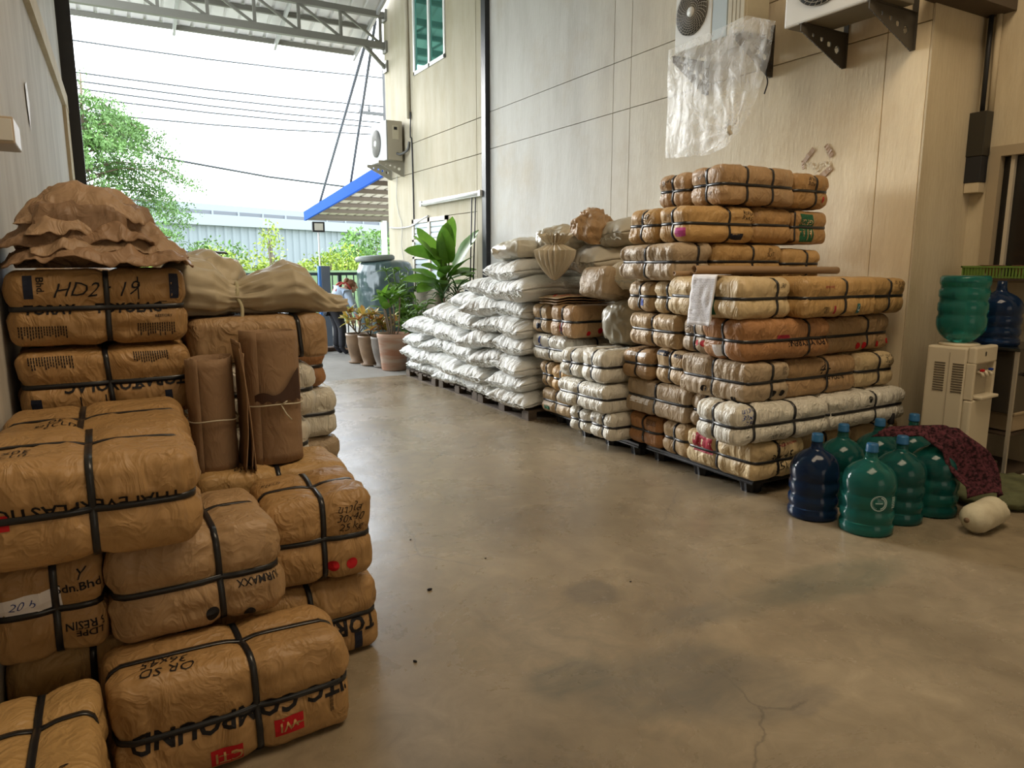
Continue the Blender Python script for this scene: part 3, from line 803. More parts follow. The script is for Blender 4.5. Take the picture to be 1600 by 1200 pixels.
# --- fence, gate post, floodlight
FEN = mat('fence_paint', (0.035, 0.05, 0.055), rough=0.5)
fe = thing('steel_fence', 'dark steel railing fence with upright bars beyond the apron', 'fence', (1.3, 12.3, 0))
box('top_rail', -3.0, 2.6, -0.02, 0.02, 1.20, 1.25, FEN, fe); box('bottom_rail', -3.0, 2.6, -0.02, 0.02, 0.12, 0.16, FEN, fe)
k = 0; x = -3.0
while x <= 2.61:
    if k % 6 == 0: box('fence_post', x - 0.03, x + 0.03, -0.03, 0.03, 0, 1.2, FEN, fe)
    else: box('fence_bar', x - 0.009, x + 0.009, -0.009, 0.009, 0.16, 1.2, FEN, fe)
    k += 1; x += 0.125
gp = thing('gate_post', 'dark grey square gate post with blue edge beyond the white bag', 'post', (3.24, 12.12, 0))
box('post', -0.06, 0.09, -0.05, 0.05, 0, 1.36, mat('post_slate', (0.10, 0.12, 0.15), rough=0.5), gp, bev=0.005)
box('blue_strip', -0.10, -0.062, -0.04, 0.04, 0.3, 1.36, mat('blue_paint', (0.05, 0.16, 0.42), rough=0.5), gp)
fl_ = thing('floodlight', 'black framed floodlight on a thin white pole beyond the fence', 'lamp', (3.38, 12.9, 0))
tube('pole', [(0, 0, 0), (0, 0, 1.95)], 0.014, ALW, fl_, seg=8)
box('lamp_housing', -0.11, 0.11, -0.03, 0.03, 1.95, 2.13, STEEL_BLK, fl_, bev=0.01)
box('lens', -0.075, 0.075, -0.036, -0.031, 1.98, 2.10, mat('lamp_lens', (0.6, 0.58, 0.5), rough=0.3), fl_)

# --- blue edged lean-to beyond the corner
lt = thing('lean_to_canopy', 'blue edged lean-to canopy with brown purlins beyond the wall corner', 'canopy', (4.9, 13.6, 0))
BLU = mat('blue_fascia', (0.018, 0.075, 0.34), rough=0.85, spec=0.05); PB = mat('purlin_brown', (0.16, 0.13, 0.10), rough=0.6)
def lz(y): return 3.20 - y * 0.085
for k in range(9):
    xs_ = [0.02 + k * 0.5 + q for q in (0, 0.18, 0.20, 0.23, 0.25, 0.43, 0.45, 0.48, 0.5)]
    zz = (0, 0, .03, .03, 0, 0, .03, .03, 0); V = []; F = []
    for a, b in zip(xs_, zz):
        for y in (0.02, 6.2): V += [(a, y, lz(y) + b), (a, y, lz(y) + b + 0.01)]
    for i in range(8):
        a = i * 4; c = a + 4; F += [(a, a + 2, c + 2, c), (a + 1, c + 1, c + 3, a + 3)]
    mesh_obj('roof_sheet', V, F, mat('roof_sheet_tan', (0.42, 0.37, 0.31), rough=0.6), lt, smooth=False)
for k in range(7):
    y = 0.2 + k * 0.97; box('purlin', 0, 4.6, y - 0.04, y + 0.04, lz(y) - 0.09, lz(y) - 0.005, PB, lt)
box('eave_beam', 0, 4.6, 6.2, 6.26, lz(6.2) - 0.12, lz(6.2) + 0.02, PB, lt)
bar('blue_fascia', (-0.03, 0.0, lz(0) - 0.01), (-0.03, 6.3, lz(6.3) - 0.01), 0.06, 0.24, BLU, lt)
box('post', 2.05, 2.18, 6.02, 6.15, 0, lz(6.1) - 0.1, ALW, lt)
rod1 = tube('canopy_tie_rod', [(4.82, 14.1, 5.75), (4.87, 18.4, 2.85)], 0.034, mat('rod_white', (0.10, 0.115, 0.14), rough=0.5), None, seg=6)
tag(rod1, 'left white tie rod slanting down to the tip of the blue canopy', 'rod')
rod2 = tube('canopy_tie_rod', [(4.84, 13.7, 5.9), (4.87, 15.75, 3.08)], 0.030, MATS['rod_white'], None, seg=6)
tag(rod2, 'right white tie rod, the shorter, slanting down to the blue canopy', 'rod')

# ------------------------------------------------------------------ pallets
PLB = mat('black_pallet_plastic', (0.012, 0.013, 0.017), rough=0.45)
def plastic_pallet(x0, x1, y0, y1, label):
    root = thing('plastic_pallet', label, 'pallet', (x0, y0, 0))
    W, L = x1 - x0, y1 - y0
    bm = bmesh.new()
    for k in range(9):
        a = k * W / 9; add_box(bm, a + 0.005, a + W / 9 - 0.012, 0, L, 0.082, 0.10)
    bm_obj('deck_slats', bm, PLB, root)['kind'] = 'stuff'
    box('deck_frame', 0, W, 0, L, 0.066, 0.083, PLB, root, bev=0.004)
    for i in range(3):
        for j in range(3):
            cx = 0.09 + i * (W - 0.18) / 2; cy = 0.09 + j * (L - 0.18) / 2
            V = []; F = []; prof = ((0.062, 0), (0.062, 0.008), (0.075, 0.066)); seg = 20
            for r, z in prof:
                for k in range(seg):
                    q = r * (1.0 if k % 2 else 0.90); a = 2 * PI * k / seg; V.append((cx + q * math.cos(a), cy + q * math.sin(a), z))
            for r in range(2):
                for k in range(seg): F.append((r * seg + k, r * seg + (k + 1) % seg, (r + 1) * seg + (k + 1) % seg, (r + 1) * seg + k))
            F.append(tuple(range(seg))[::-1])
            mesh_obj('foot', V, F, PLB, root, smooth=False)
    return root
plastic_pallet(3.36, 4.80, 2.92, 3.92, 'black plastic pallet under the front stack, nearest the water bottles')
plastic_pallet(3.32, 4.80, 3.96, 4.78, 'black plastic pallet under the white strapped bales')
plastic_pallet(3.42, 4.80, 4.82, 5.32, 'black plastic pallet between the white bales and the wooden pallet')
WD = mat('pallet_wood', (0.10, 0.07, 0.045), rough=0.8, bump=0.4, bscale=20, var=0.4, vscale=3, stretch=(0.4, 4, 4))
def wood_pallet(x0, x1, y0, y1, label):
    root = thing('wooden_pallet', label, 'pallet', (x0, y0, 0)); W, L = x1 - x0, y1 - y0
    n = 7
    for k in range(n):
        a = k * (L - 0.11) / (n - 1); box('deck_board', 0, W, a, a + 0.10, 0.075, 0.09, WD, root, bev=0.002)
    for x in (0, W / 2 - 0.045, W - 0.09):
        box('runner', x, x + 0.09, 0, L, 0.0, 0.012, WD, root)
        for y in (0, L / 2 - 0.06, L - 0.12): box('block', x, x + 0.09, y, y + 0.12, 0.012, 0.075, WD, root, bev=0.003)
    return root
wood_pallet(3.24, 4.5, 5.40, 6.42, 'weathered wooden pallet under the near end of the sack pile')
wood_pallet(3.26, 4.5, 6.47, 7.45, 'weathered wooden pallet under the middle of the sack pile')
wood_pallet(3.24, 4.5, 7.50, 8.42, 'weathered wooden pallet under the far end of the sack pile by the pots')

# ------------------------------------------------------------------ right stack: prints
GA = 'bales of the front stack on the right'; GB = 'bales of the second stack on the right'; GC = 'white strapped bales'
GD = 'bales beside the sack pile'
H_ = 'hand'; T_ = 'text'
# front column, from the bottom
bale(3.30, 3.74, 2.86, 3.44, .10, .345, K_CREAM, 'cream paper bale at the bottom corner of the front stack, crimson square on its end', GA, ys=(0.05,), xs=(-0.05,), rz=-0.02, pleat=.004,
     prints=[('rect', 'side', -0.13, 0.045, (0.17, 0.13), 0, INK_CRIM), (H_, 'front', 0.00, 0.02, 0.075, 0.1, INK, 'ดำ\n34x45\n25k'), (T_, 'front', 0.06, 0.095, 0.022, 0.1, INK_CRIM, 'MADE IN KOREA')])
bale(3.76, 4.30, 2.92, 3.44, .10, .335, K_TAN, 'tan bale in the bottom layer half hidden behind the dark blue bottle', GA)
bale(4.32, 4.82, 2.92, 3.44, .10, .33, K_TAN, 'tan bale in the bottom layer by the pier, behind the bottles', GA)
bale(3.13, 3.93, 2.84, 3.20, .345, .585, P_WHITE, 'white wrapped bale with blue handwriting, over the cream corner bale', GA, rz=-0.035, xs=(-0.62, 0.22), ys=(0.1,), r=.09, wr=.007,
     prints=[(H_, 'front', -0.30, 0.055, 0.045, 0.15, INK_BLUE, 'ขาวใส\n30x40\n25k'), (H_, 'front', -0.06, -0.08, 0.035, 0.1, INK, '02T BTJ')])
bale(3.34, 3.92, 3.22, 3.46, .345, .575, K_GREY, 'greyish brown bale wedged behind the white bale, over the crimson square', GA, ys=(0,), pleat=.005)
bale(3.94, 4.78, 2.86, 3.26, .34, .575, P_WHITE, 'long white wrapped bale by the pier with a small printed emblem', GA, xs=(0.18,), rz=0.02, wr=.008,
     prints=[(T_, 'front', 0.0, 0.06, 0.05, 0.1, INK, '♛'), ('bars', 'front', 0.0, 0.02, (0.09, 0.018), 0.1, INK)])
bale(3.24, 3.60, 2.90, 3.46, .585, .835, K_GREY, 'greyish brown bale with black dots at the corner, over the white bale', GA, xs=(0.2,), pleat=.006, r=.035,
     prints=[('disc', 'front', 0.05, -0.075, 0.020, 0, INK), ('disc', 'front', 0.115, -0.075, 0.020, 0, INK), ('disc', 'side', -0.05, -0.07, 0.020, 0, INK), ('disc', 'side', 0.19, -0.105, 0.020, 0, INK), (H_, 'front', 0.12, 0.07, 0.035, 0, INK, 'ขาว\n30x')])
bale(3.62, 4.31, 2.93, 3.42, .575, .825, K_BROWN, 'brown bale with a handwritten 4 and a line of black lettering under its strap', GA, xs=(0.12,), r=.06,
     prints=[(H_, 'front', 0.00, 0.055, 0.11, 0, INK, '4 -'), (T_, 'front', 0.10, -0.015, 0.036, 0.0, INK, 'THAI PLASTIC')])
bale(4.33, 4.74, 2.94, 3.42, .575, .815, K_CREAM, 'small cream bale with dense handwriting against the pier, under the red dots', GA, xs=(0.15,), r=.07,
     prints=[(H_, 'front', 0.12, 0.06, 0.05, -0.15, INK, 'ดี (บาง)\n3x45\n25')])
bale(3.30, 3.80, 3.27, 3.54, .835, 1.075, K_GREY, 'narrow greyish bale with two red dots on its end, fourth layer up', GA, xs=(0.0,), ys=(0.05,), pleat=.004, r=.07,
     prints=[('disc', 'side', 0.03, -0.045, 0.019, 0, INK_RED), ('disc', 'side', 0.085, -0.045, 0.021, 0, INK_RED), (H_, 'side', -0.06, 0.07, 0.03, 0, INK, 'SSX\nKX9')])
bale(3.21, 3.95, 2.89, 3.25, .835, 1.085, K_RUST, 'reddish brown bale with THAI lettering and a red bar, fourth layer', GA, xs=(0.45,), ys=(0.0,), rz=-0.03, r=.07,
     prints=[(T_, 'front', 0.20, -0.022, 0.05, PI, INK, 'THAI POLYSTYRENE'), ('rect', 'front', -0.06, 0.01, (0.11, 0.035), 0, INK_CRIM), ('rect', 'side', -0.02, -0.07, (0.1, 0.08), 0.1, PAPER_W, 'paper_patch')])
bale(3.99, 4.72, 2.98, 3.42, .825, 1.065, K_BROWN, 'dark brown bale with three red dots along its foot, beside the pier', GA, xs=(0.28,), r=.05, rz=0.05,
     prints=[('disc', 'front', -0.02, -0.075, 0.022, 0, INK_RED), ('disc', 'front', 0.045, -0.075, 0.022, 0, INK_RED), ('disc', 'front', 0.21, -0.075, 0.022, 0, INK_RED), ('disc', 'front', 0.33, -0.06, 0.018, 0, INK_RED)])
bale(3.17, 3.60, 2.91, 3.54, 1.085, 1.335, K_CREAM, 'cream bale under the hanging paper sheet, green print on its end', GA, xs=(0.42,), ys=(), pleat=.005, r=.06,
     prints=[('rect', 'side', 0.07, -0.02, (0.08, 0.17), 0, INK_GREEN), (H_, 'front', 0.10, 0.07, 0.035, 0, INK, 'ขาว 30')])
bale(3.62, 4.34, 2.84, 3.36, 1.085, 1.330, K_OCHRE, 'ochre bale with a dark bar and a teal C mark, middle of the ledge', GA, xs=(0.08,), rz=0.02, r=.05,
     prints=[('rect', 'front', -0.09, -0.075, (0.018, 0.05), 0, INK_CRIM), ('rect', 'front', 0.14, -0.075, (0.038, 0.065), 0, INK_TEAL), (T_, 'front', 0.14, -0.072, 0.045, 0, PAPER_W, 'C'), ('bars', 'front', -0.16, -0.08, (0.05, 0.05), 0, INK), ('bars', 'front', -0.15, 0.06, (0.10, 0.018), 0, INK_CRIM)])
bale(4.37, 4.79, 2.94, 3.40, 1.075, 1.32, K_OCHRE, 'small ochre bale at the pier end of the ledge, handwriting at its top right', GA, xs=(0.15,), r=.05,
     prints=[(H_, 'front', 0.12, 0.07, 0.035, -0.1, INK, 'ด. 5 กิโล\n3x45')])
# second column
bale(3.32, 3.90, 3.74, 4.09, .10, .335, K_RUST, 'rust brown bale at the very bottom beside the white strapped bales', GB, r=.07, prints=[('bars', 'side', 0.10, 0.07, (0.1, 0.06), 0, INK)])
bale(3.32, 3.90, 3.45, 3.72, .10, .345, K_TAN, 'tan rounded bale at the very bottom, left of the crimson square', GB, r=.09)
bale(3.30, 3.92, 3.46, 4.09, .345, .595, K_GREY, 'wide greyish bale with a pale tape patch, second layer of the second stack', GB, r=.035, pleat=.003, prints=[('rect', 'side', -0.15, -0.03, (0.2, 0.04), -0.03, PAPER_W, 'paper_patch')])
bale(3.27, 3.88, 3.80, 4.11, .595, .815, K_BROWN, 'brown bale at the left of the third layer, beside the topmost white bale', GB, r=.07, prints=[('rect', 'side', 0.0, 0.075, (0.2, 0.03), 0, PAPER_W, 'paper_patch')])
bale(3.29, 3.88, 3.47, 3.78, .595, .835, K_TAN, 'tan bale with a navy patch on top of its end, third layer', GB, r=.08, prints=[('rect', 'side', -0.08, 0.09, (0.13, 0.04), 0, INK_NAVY), (T_, 'side', 0.09, 0.085, 0.04, 0, INK_NAVY, 'MSBK')])
bale(3.30, 3.92, 3.56, 4.09, .835, 1.075, K_TAN, 'creased tan bale in the fourth layer, left of the two red dots', GB, pleat=.006, r=.05)
bale(3.30, 3.90, 3.84, 4.11, 1.075, 1.295, K_TAN, 'tan bale with a blue emblem on its end, fifth layer, nearest the sacks', GB, r=.07, prints=[('rect', 'side', 0.04, -0.04, (0.04, 0.05), 0, INK_BLUE)])
bale(3.30, 3.90, 3.55, 3.82, 1.075, 1.295, K_CREAM, 'cream bale in the fifth layer between the blue emblem and the paper sheet', GB, r=.08)
bale(3.22, 3.53, 3.52, 4.11, 1.30, 1.545, K_GREY, 'grey crinkled bale with vertical pleats behind the ends of the cardboard tubes', GB, xs=(0.3,), ys=(0.05,), pleat=.009, rz=-0.03, r=.05)
bale(3.55, 4.22, 3.52, 3.98, 1.30, 1.55, K_OCHRE, 'ochre bale behind the cardboard tubes with a short handwritten line', GB, xs=(0.1,), prints=[(H_, 'front', 0.19, 0.07, 0.04, 0, INK, 'ดำ\nวันนี้')])
bale(4.24, 4.64, 3.52, 3.96, 1.30, 1.52, K_OCHRE, 'small ochre bale behind the far end of the cardboard tubes, by the wall', GB, xs=(0.25,))
bale(3.30, 3.90, 3.81, 4.13, 1.55, 1.79, K_OCHRE, 'ochre bale at the left end of the second layer from the top', GB, r=.07, prints=[(H_, 'side', 0.03, 0.05, 0.05, 0.2, INK, '3x40')])
bale(3.28, 3.90, 3.49, 3.79, 1.55, 1.79, K_OCHRE, 'ochre bale with a magenta square and a navy rectangle near the top', GB, xs=(0.22,), r=.06,
     prints=[('rect', 'side', 0.09, -0.055, (0.085, 0.055), 0, INK_MAG), ('rect', 'front', 0.13, -0.085, (0.10, 0.05), 0, INK_NAVY), (H_, 'front', 0.22, 0.06, 0.04, -0.1, INK, 'พิเศษ\n34x45'), (H_, 'side', -0.02, 0.06, 0.03, 0.2, INK, 'ขาว')])
bale(3.92, 4.31, 3.52, 3.96, 1.55, 1.80, K_DEEP, 'deep brown rounded bale, second layer from the top, left of the green print', GB, xs=(), ys=(), r=.09)
bale(4.32, 4.68, 3.52, 3.96, 1.55, 1.79, K_DEEP, 'deep brown bale with a tall green label, second layer from the top by the wall', GB, xs=(-0.95,), r=.04,
     prints=[('rect', 'front', -0.06, -0.01, (0.14, 0.20), 0, INK_GREEN), (T_, 'front', -0.055, 0.035, 0.05, PI, K_CREAM, 'GP22'), (T_, 'front', -0.05, -0.03, 0.05, PI, K_CREAM, 'APK')])
bale(3.57, 4.10, 3.82, 4.12, 1.80, 2.035, K_BROWN, 'brown bale at the left end of the topmost layer', GB, r=.06, prints=[(H_, 'side', -0.05, 0.06, 0.05, 0.3, INK, '3x40')])
bale(3.57, 4.27, 3.48, 3.80, 1.80, 2.06, K_BROWN, 'large brown bale with two upright straps, the highest bale of all', GB, xs=(-0.35, 0.35), r=.045, prints=[(H_, 'side', -0.04, 0.06, 0.04, 0.3, INK, 'X1K2'), (H_, 'side', 0.04, -0.06, 0.035, 0.3, INK, 'ขาว')])
bale(4.29, 4.66, 3.50, 3.92, 1.80, 2.045, K_DEEP, 'deep brown bale with a single red dot, right end of the topmost layer', GB, xs=(0.2,), r=.06, prints=[('disc', 'front', 0.10, -0.055, 0.022, 0, INK_RED), (H_, 'front', -0.02, 0.06, 0.04, -0.1, INK, 'สำเนา\n30x40')])
# rear filling of the second stack
for k in range(5):
    bale(3.95, 4.80, 3.50, 4.08, .10 + k * .24, .335 + k * .24, K_BROWN, 'brown bale hidden behind the second stack, against the right wall', 'hidden rear bales', res=0.05)
# white strapped bales standing out into the aisle
bale(3.16, 3.78, 4.36, 4.63, .10, .30, P_WHITE, 'white bale at the bottom left of the white group', GC, pleat=.007, r=.06, prints=[(H_, 'side', -0.07, 0.02, 0.03, 0, INK_BLUE, 'วส\nSGX')])
bale(3.16, 3.80, 4.08, 4.35, .10, .315, P_WHITE, 'white bale at the bottom right of the white group, its front in shade', GC, pleat=.007, r=.06, ys=(-0.2,), prints=[(H_, 'side', -0.08, 0.03, 0.03, 0, INK_BLUE, 'สด\nGXA')])
bale(3.10, 3.80, 4.10, 4.70, .31, .53, P_WHITE, 'wide white bale in the middle layer of the white group', GC, pleat=.009, r=.05, ys=(0.1,), xs=(-0.1,))
bale(3.13, 3.80, 4.43, 4.72, .53, .765, P_WHITE, 'white bale on top of the white group, the left one', GC, r=.08, wr=.008)
bale(3.11, 3.82, 4.12, 4.42, .53, .785, P_WHITE, 'white bale on top of the white group, the right one with its front in shade', GC, r=.09, wr=.008)
# beside the sacks
bale(3.34, 3.92, 4.86, 5.34, .10, .33, K_TAN, 'tan bale at the bottom left of the white group, touching the sacks', GD, pleat=.006, prints=[('rect', 'side', -0.12, -0.06, (0.09, 0.03), 0, INK_GREEN)])
bale(3.33, 3.92, 5.13, 5.36, .33, .56, K_TAN, 'small tan bale in the second layer directly beside the sacks', GD, r=.08)
bale(3.30, 3.92, 4.86, 5.11, .33, .55, K_OCHRE, 'small ochre bale in the second layer behind the white group', GD, r=.08)
bale(3.30, 3.92, 4.88, 5.44, .57, .80, P_WHITE, 'white striped bale with blue print under the two dotted brown bales', GD, pleat=.008, prints=[('rect', 'side', -0.12, 0.05, (0.05, 0.08), 0, INK_BLUE)])
bale(3.30, 3.90, 5.16, 5.44, .81, 1.055, K_TAN, 'small tan bale with a white cross strap and a navy spot', GD, pleat=.004, strap_m=STRAP, r=.05, prints=[('disc', 'side', -0.03, -0.06, 0.025, 0, INK_NAVY)])
bale(3.25, 3.96, 4.72, 5.06, .81, 1.075, K_BROWN, 'brown bale with a row of red dots, above the white group', GD, xs=(0.45,), r=.05, prints=[('disc', 'front', -0.21, -0.095, 0.02, 0, INK_RED), ('disc', 'front', -0.10, -0.075, 0.022, 0, INK_RED), ('disc', 'front', -0.02, -0.08, 0.022, 0, INK_RED), ('disc', 'front', 0.08, -0.08, 0.022, 0, INK_RED), ('rect', 'side', 0.0, -0.05, (0.04, 0.07), 0, INK_CRIM)])
for k in range(4):
    bale(3.98, 4.82, 4.18, 4.76, .10 + k * .24, .335 + k * .24, K_BROWN, 'brown bale hidden behind the white group, against the right wall', 'hidden rear bales', res=0.05)
    bale(3.98, 4.82, 4.80, 5.38, .10 + k * .24, .335 + k * .24, K_BROWN, 'brown bale hidden behind the dotted bales, against the right wall', 'hidden rear bales', res=0.05)

# ------------------------------------------------------------------ left stack
GL = 'bales of the left stack'
RL = 0.013
# nearest, on the floor
bale(-.085, .545, 1.97, 2.24, 0, .325, K_DEEP, 'brown bale with CITC COMPOUND printed upside down, lowest in front', GL, rz=0.03, xs=(0.12,), ys=(0.0,), res=RL, r=.05, wr=.005,
     prints=[('bold', 'front', 0.035, -0.005, 0.072, PI, INK, 'CITC COMPOUND'), ('rect', 'front', -0.055, -0.115, (0.085, 0.06), 0, INK_RED), ('rect', 'front', 0.12, -0.08, (0.085, 0.055), 0, INK_RED),
             (T_, 'front', -0.05, -0.115, 0.05, PI, K_OCHRE, 'CTI'), (T_, 'front', 0.12, -0.08, 0.045, PI, K_OCHRE, 'WJ'), (H_, 'top', -0.17, -0.05, 0.048, PI, INK, 'OR SD\n36x45\n25k'), ('bars', 'front', 0.25, -0.06, (0.012, 0.06), 0, INK)])
bale(-.345, -.105, 1.56, 2.10, 0, .32, K_OCHRE, 'ochre bale at the bottom left corner, seen from above with crossed straps', GL, xs=(-0.05,), ys=(0.35,), res=RL, r=.04, wr=.005, prints=[(H_, 'top', 0.05, -0.17, 0.045, PI, INK, 'OR\n36x45\n25')])
bale(-.335, .10, 2.26, 2.66, 0, .335, K_OCHRE, 'ochre bale lying flat under the patched bale, only its top edge seen', GL, xs=(0.0,), ys=(), res=0.016, r=.06, prints=[(H_, 'top', -0.12, -0.14, 0.04, PI, INK, 'พิเศษ')])
bale(.20, .775, 2.37, 2.74, 0, .305, K_DEEP, 'brown bale with TORAY print and a navy bar, on the floor at the right', GL, rz=0.04, xs=(0.15,), ys=(0.0,), res=RL, r=.05,
     prints=[('bold', 'front', 0.15, -0.03, 0.075, PI, INK, 'TORAY'), ('rect', 'front', 0.20, -0.10, (0.03, 0.08), 0, INK_NAVY), ('bars', 'top', 0.15, -0.10, (0.16, 0.08), 0, INK), ('bars', 'top', -0.14, -0.10, (0.10, 0.08), 0, INK), (T_, 'front', 0.14, -0.11, 0.04, 1.57, INK, 'P'), ])
bale(.25, .82, 2.78, 3.16, 0, .31, K_BROWN, 'brown bale on the floor behind the TORAY bale, mostly hidden', GL, res=0.03)
# second layer
bale(-.335, -.075, 2.20, 2.62, .335, .62, K_DEEP, 'brown bale with a torn blue lettered paper patch, Sdn.Bhd. print and a Y', GL, xs=(0.12,), ys=(0.2,), res=RL, r=.035,
     prints=[(T_, 'front', 0.075, 0.06, 0.034, 0.06, INK, 'Sdn.Bhd.'), (H_, 'front', 0.075, 0.095, 0.045, 0, INK, 'Y'), ('rect', 'front', -0.05, 0.03, (0.16, 0.065), 0.06, PAPER_W, 'paper_patch'), (H_, 'front', -0.06, 0.035, 0.035, 0, INK_BLUE, '20 b'), (T_, 'front', 0.09, -0.065, 0.03, PI, INK, 'LDPE\n25 RESIN')])
bale(-.065, .405, 2.18, 2.64, .33, .635, K_BROWN, 'large brown bale with a black dot, bulging out under the THAI bale', GL, rz=0.05, xs=(0.22,), ys=(0.1,), res=RL, r=.055, wr=.006,
     prints=[('disc', 'front', 0.02, -0.10, 0.020, 0, INK), ('disc', 'front', 0.125, -0.125, 0.018, 0, INK), (T_, 'front', 0.17, -0.025, 0.03, PI, INK, 'DURMAXX')])
bale(.405, .765, 2.36, 2.72, .31, .625, K_DEEP, 'brown bale with two red dots at the right edge of the left stack', GL, rz=-0.05, xs=(0.05,), ys=(0.0,), res=RL, r=.045, wr=.005,
     prints=[('disc', 'front', 0.035, -0.095, 0.020, 0, INK_RED), ('disc', 'front', 0.10, -0.095, 0.020, 0, INK_RED), (H_, 'front', 0.10, 0.07, 0.038, 0, INK, 'ขาวใส\n30x40\n25 kg'), (H_, 'top', -0.12, 0.05, 0.03, PI, INK, 'ขาวใส')])
bale(.24, .82, 2.80, 3.18, .32, .62, K_OCHRE, 'ochre bale that carries the two paper rolls', GL, xs=(0.05,), ys=(), res=0.016, r=.06, prints=[(H_, 'top', -0.10, -0.13, 0.04, PI, INK, 'ขาวใส\n30x40')])
bale(-.335, .20, 2.68, 3.0, 0, .31, K_BROWN, 'brown bale on the floor under the left stack, mostly hidden', GL, res=0.03)
bale(-.335, .20, 2.68, 3.0, .32, .62, K_BROWN, 'brown bale in the second layer under the left stack, mostly hidden', GL, res=0.03)
# third layer
bale(-.325, .175, 2.06, 2.46, .645, .935, K_DEEP, 'big brown bale with THAI EVERPLASTIC printed upside down', GL, xs=(0.0,), ys=(0.05,), res=RL, r=.055, wr=.006,
     prints=[(T_, 'front', 0.0, 0.016, 0.050, PI, INK, 'THAI EVERPLASTIC'), ('rect', 'front', -0.215, -0.005, (0.07, 0.04), 0.05, INK_RED), (H_, 'top', -0.18, -0.10, 0.045, PI, INK, 'ขาวใส\n30x45')])
bale(-.325, .20, 2.49, 2.92, .645, .925, K_DEEP, 'brown bale behind the THAI bale, only its strapped top seen', GL, xs=(-0.15,), ys=(0.0,), res=0.016, r=.055, prints=[(H_, 'top', -0.10, -0.10, 0.05, PI, INK, 'ขาวใส\n30')])
# tower at the back left
tx0, tx1 = -.30, .262
bale(tx0, tx1, 3.0, 3.4, 0, .27, K_BROWN, 'brown bale on the floor at the foot of the lettered tower, hidden', GL, res=0.04)
bale(tx0, tx1, 3.0, 3.4, .275, .55, K_BROWN, 'brown bale in the lower part of the lettered tower, hidden', GL, res=0.04)
bale(tx0 + .02, tx1, 3.0, 3.4, .555, .835, K_DEEP, 'brown bale of the lettered tower just above the THAI bales', GL, res=0.016, r=.045, prints=[('bars', 'front', -0.24, 0.09, (0.05, 0.06), 1.57, INK)])
bale(tx0 + .01, tx1, 3.0, 3.4, .84, 1.115, K_DEEP, 'brown bale with TOYOLAC printed upside down, second of the lettered tower', GL, res=RL, r=.045, rz=0.0, xs=(0.0,), zs=(0.05,),
     prints=[('bold', 'front', -0.02, -0.005, 0.05, PI, INK, 'TOYOLAC'), ('bold', 'front', 0.17, 0.0, 0.05, PI, INK, 'TORAY'), ('rect', 'front', 0.19, -0.085, (0.025, 0.09), 0, INK_NAVY), ('rect', 'front', -0.235, -0.085, (0.03, 0.09), 0, INK_NAVY),
             ('bars', 'front', -0.17, 0.095, (0.14, 0.05), 0, INK), ('bars', 'front', 0.15, 0.095, (0.12, 0.05), 0, INK), ('rect', 'front', -0.10, -0.085, (0.004, 0.09), 0, INK), ('rect', 'front', -0.02, -0.085, (0.004, 0.09), 0, INK), (T_, 'front', 0.155, -0.10, 0.03, 1.57, INK, 'Bhd.')])
bale(tx0, tx1, 3.0, 3.4, 1.12, 1.395, K_DEEP, 'brown bale with TOYOLAC print and handwritten HD2 19, top of the lettered tower', GL, res=RL, r=.045, xs=(0.08,),
     prints=[('bold', 'front', 0.09, -0.005, 0.044, 0, INK, 'TOYOLAC'), ('bold', 'front', -0.16, -0.005, 0.044, 0, INK, 'TORAY'), ('rect', 'front', -0.215, 0.075, (0.028, 0.08), 0, INK_NAVY), ('rect', 'front', 0.245, 0.07, (0.03, 0.09), 0, INK_NAVY),
             (H_, 'front', -0.01, 0.062, 0.072, 0, INK, 'HD2 : 19'), ('bars', 'front', -0.18, -0.085, (0.15, 0.05), 0, INK), ('bars', 'front', 0.18, -0.085, (0.13, 0.05), 0, INK), (T_, 'front', -0.18, 0.08, 0.032, -1.57, INK, 'Bhd.'),
             ('rect', 'front', 0.125, 0.065, (0.004, 0.08), 0, INK), (T_, 'front', 0.205, -0.035, 0.014, 0, INK, 'RESTORY'), ('rect', 'front', 0.205, -0.010, (0.028, 0.003), 0, INK), ('rect', 'front', 0.205, 0.014, (0.028, 0.003), 0, INK)])
# column behind the rolls
GK = 'bales behind the paper rolls'
bale(.30, .84, 3.24, 3.62, 0, .23, K_TAN, 'tan bale on the floor behind the paper rolls, hidden', GK, res=0.04)
bale(.34, .80, 3.22, 3.60, .235, .47, K_TAN, 'tan bale in the second layer behind the paper rolls', GK, res=0.02)
bale(.36, .765, 3.22, 3.60, .475, .72, P_WHITE, 'whitish bale behind the big paper roll, the lower of two', GK, r=.07)
bale(.38, .79, 3.20, 3.60, .725, .985, P_WHITE, 'whitish bale behind the big paper roll, the upper of two', GK, r=.06)
bale(.28, .86, 3.20, 3.62, .99, 1.19, K_BROWN, 'dark brown bale under the tied white bag', GK, r=.05, ys=(0.0,), xs=(0.55,), zs=())
bale(.46, 1.0, 3.68, 4.06, 0, .25, K_GREY, 'greyish bale on the floor at the far end of the left stack', GK, res=0.03)
bale(.46, 1.03, 3.68, 4.06, .255, .50, K_GREY, 'greyish bale low at the far end of the left stack', GK)
bale(.46, 1.02, 3.66, 4.06, .505, .77, P_WHITE, 'whitish rounded bale sticking out lowest behind the big paper roll', GK, r=.08)
bale(.46, .97, 3.68, 4.06, .775, 1.0, K_RUST, 'rust brown bale sticking out behind the dark brown bale', GK, r=.05)
for k in range(5):
    bale(-.28, .40, 3.66, 4.10, k * .28, .275 + k * .28, K_BROWN, 'brown bale hidden behind the lettered tower', 'hidden left bales', res=0.05)

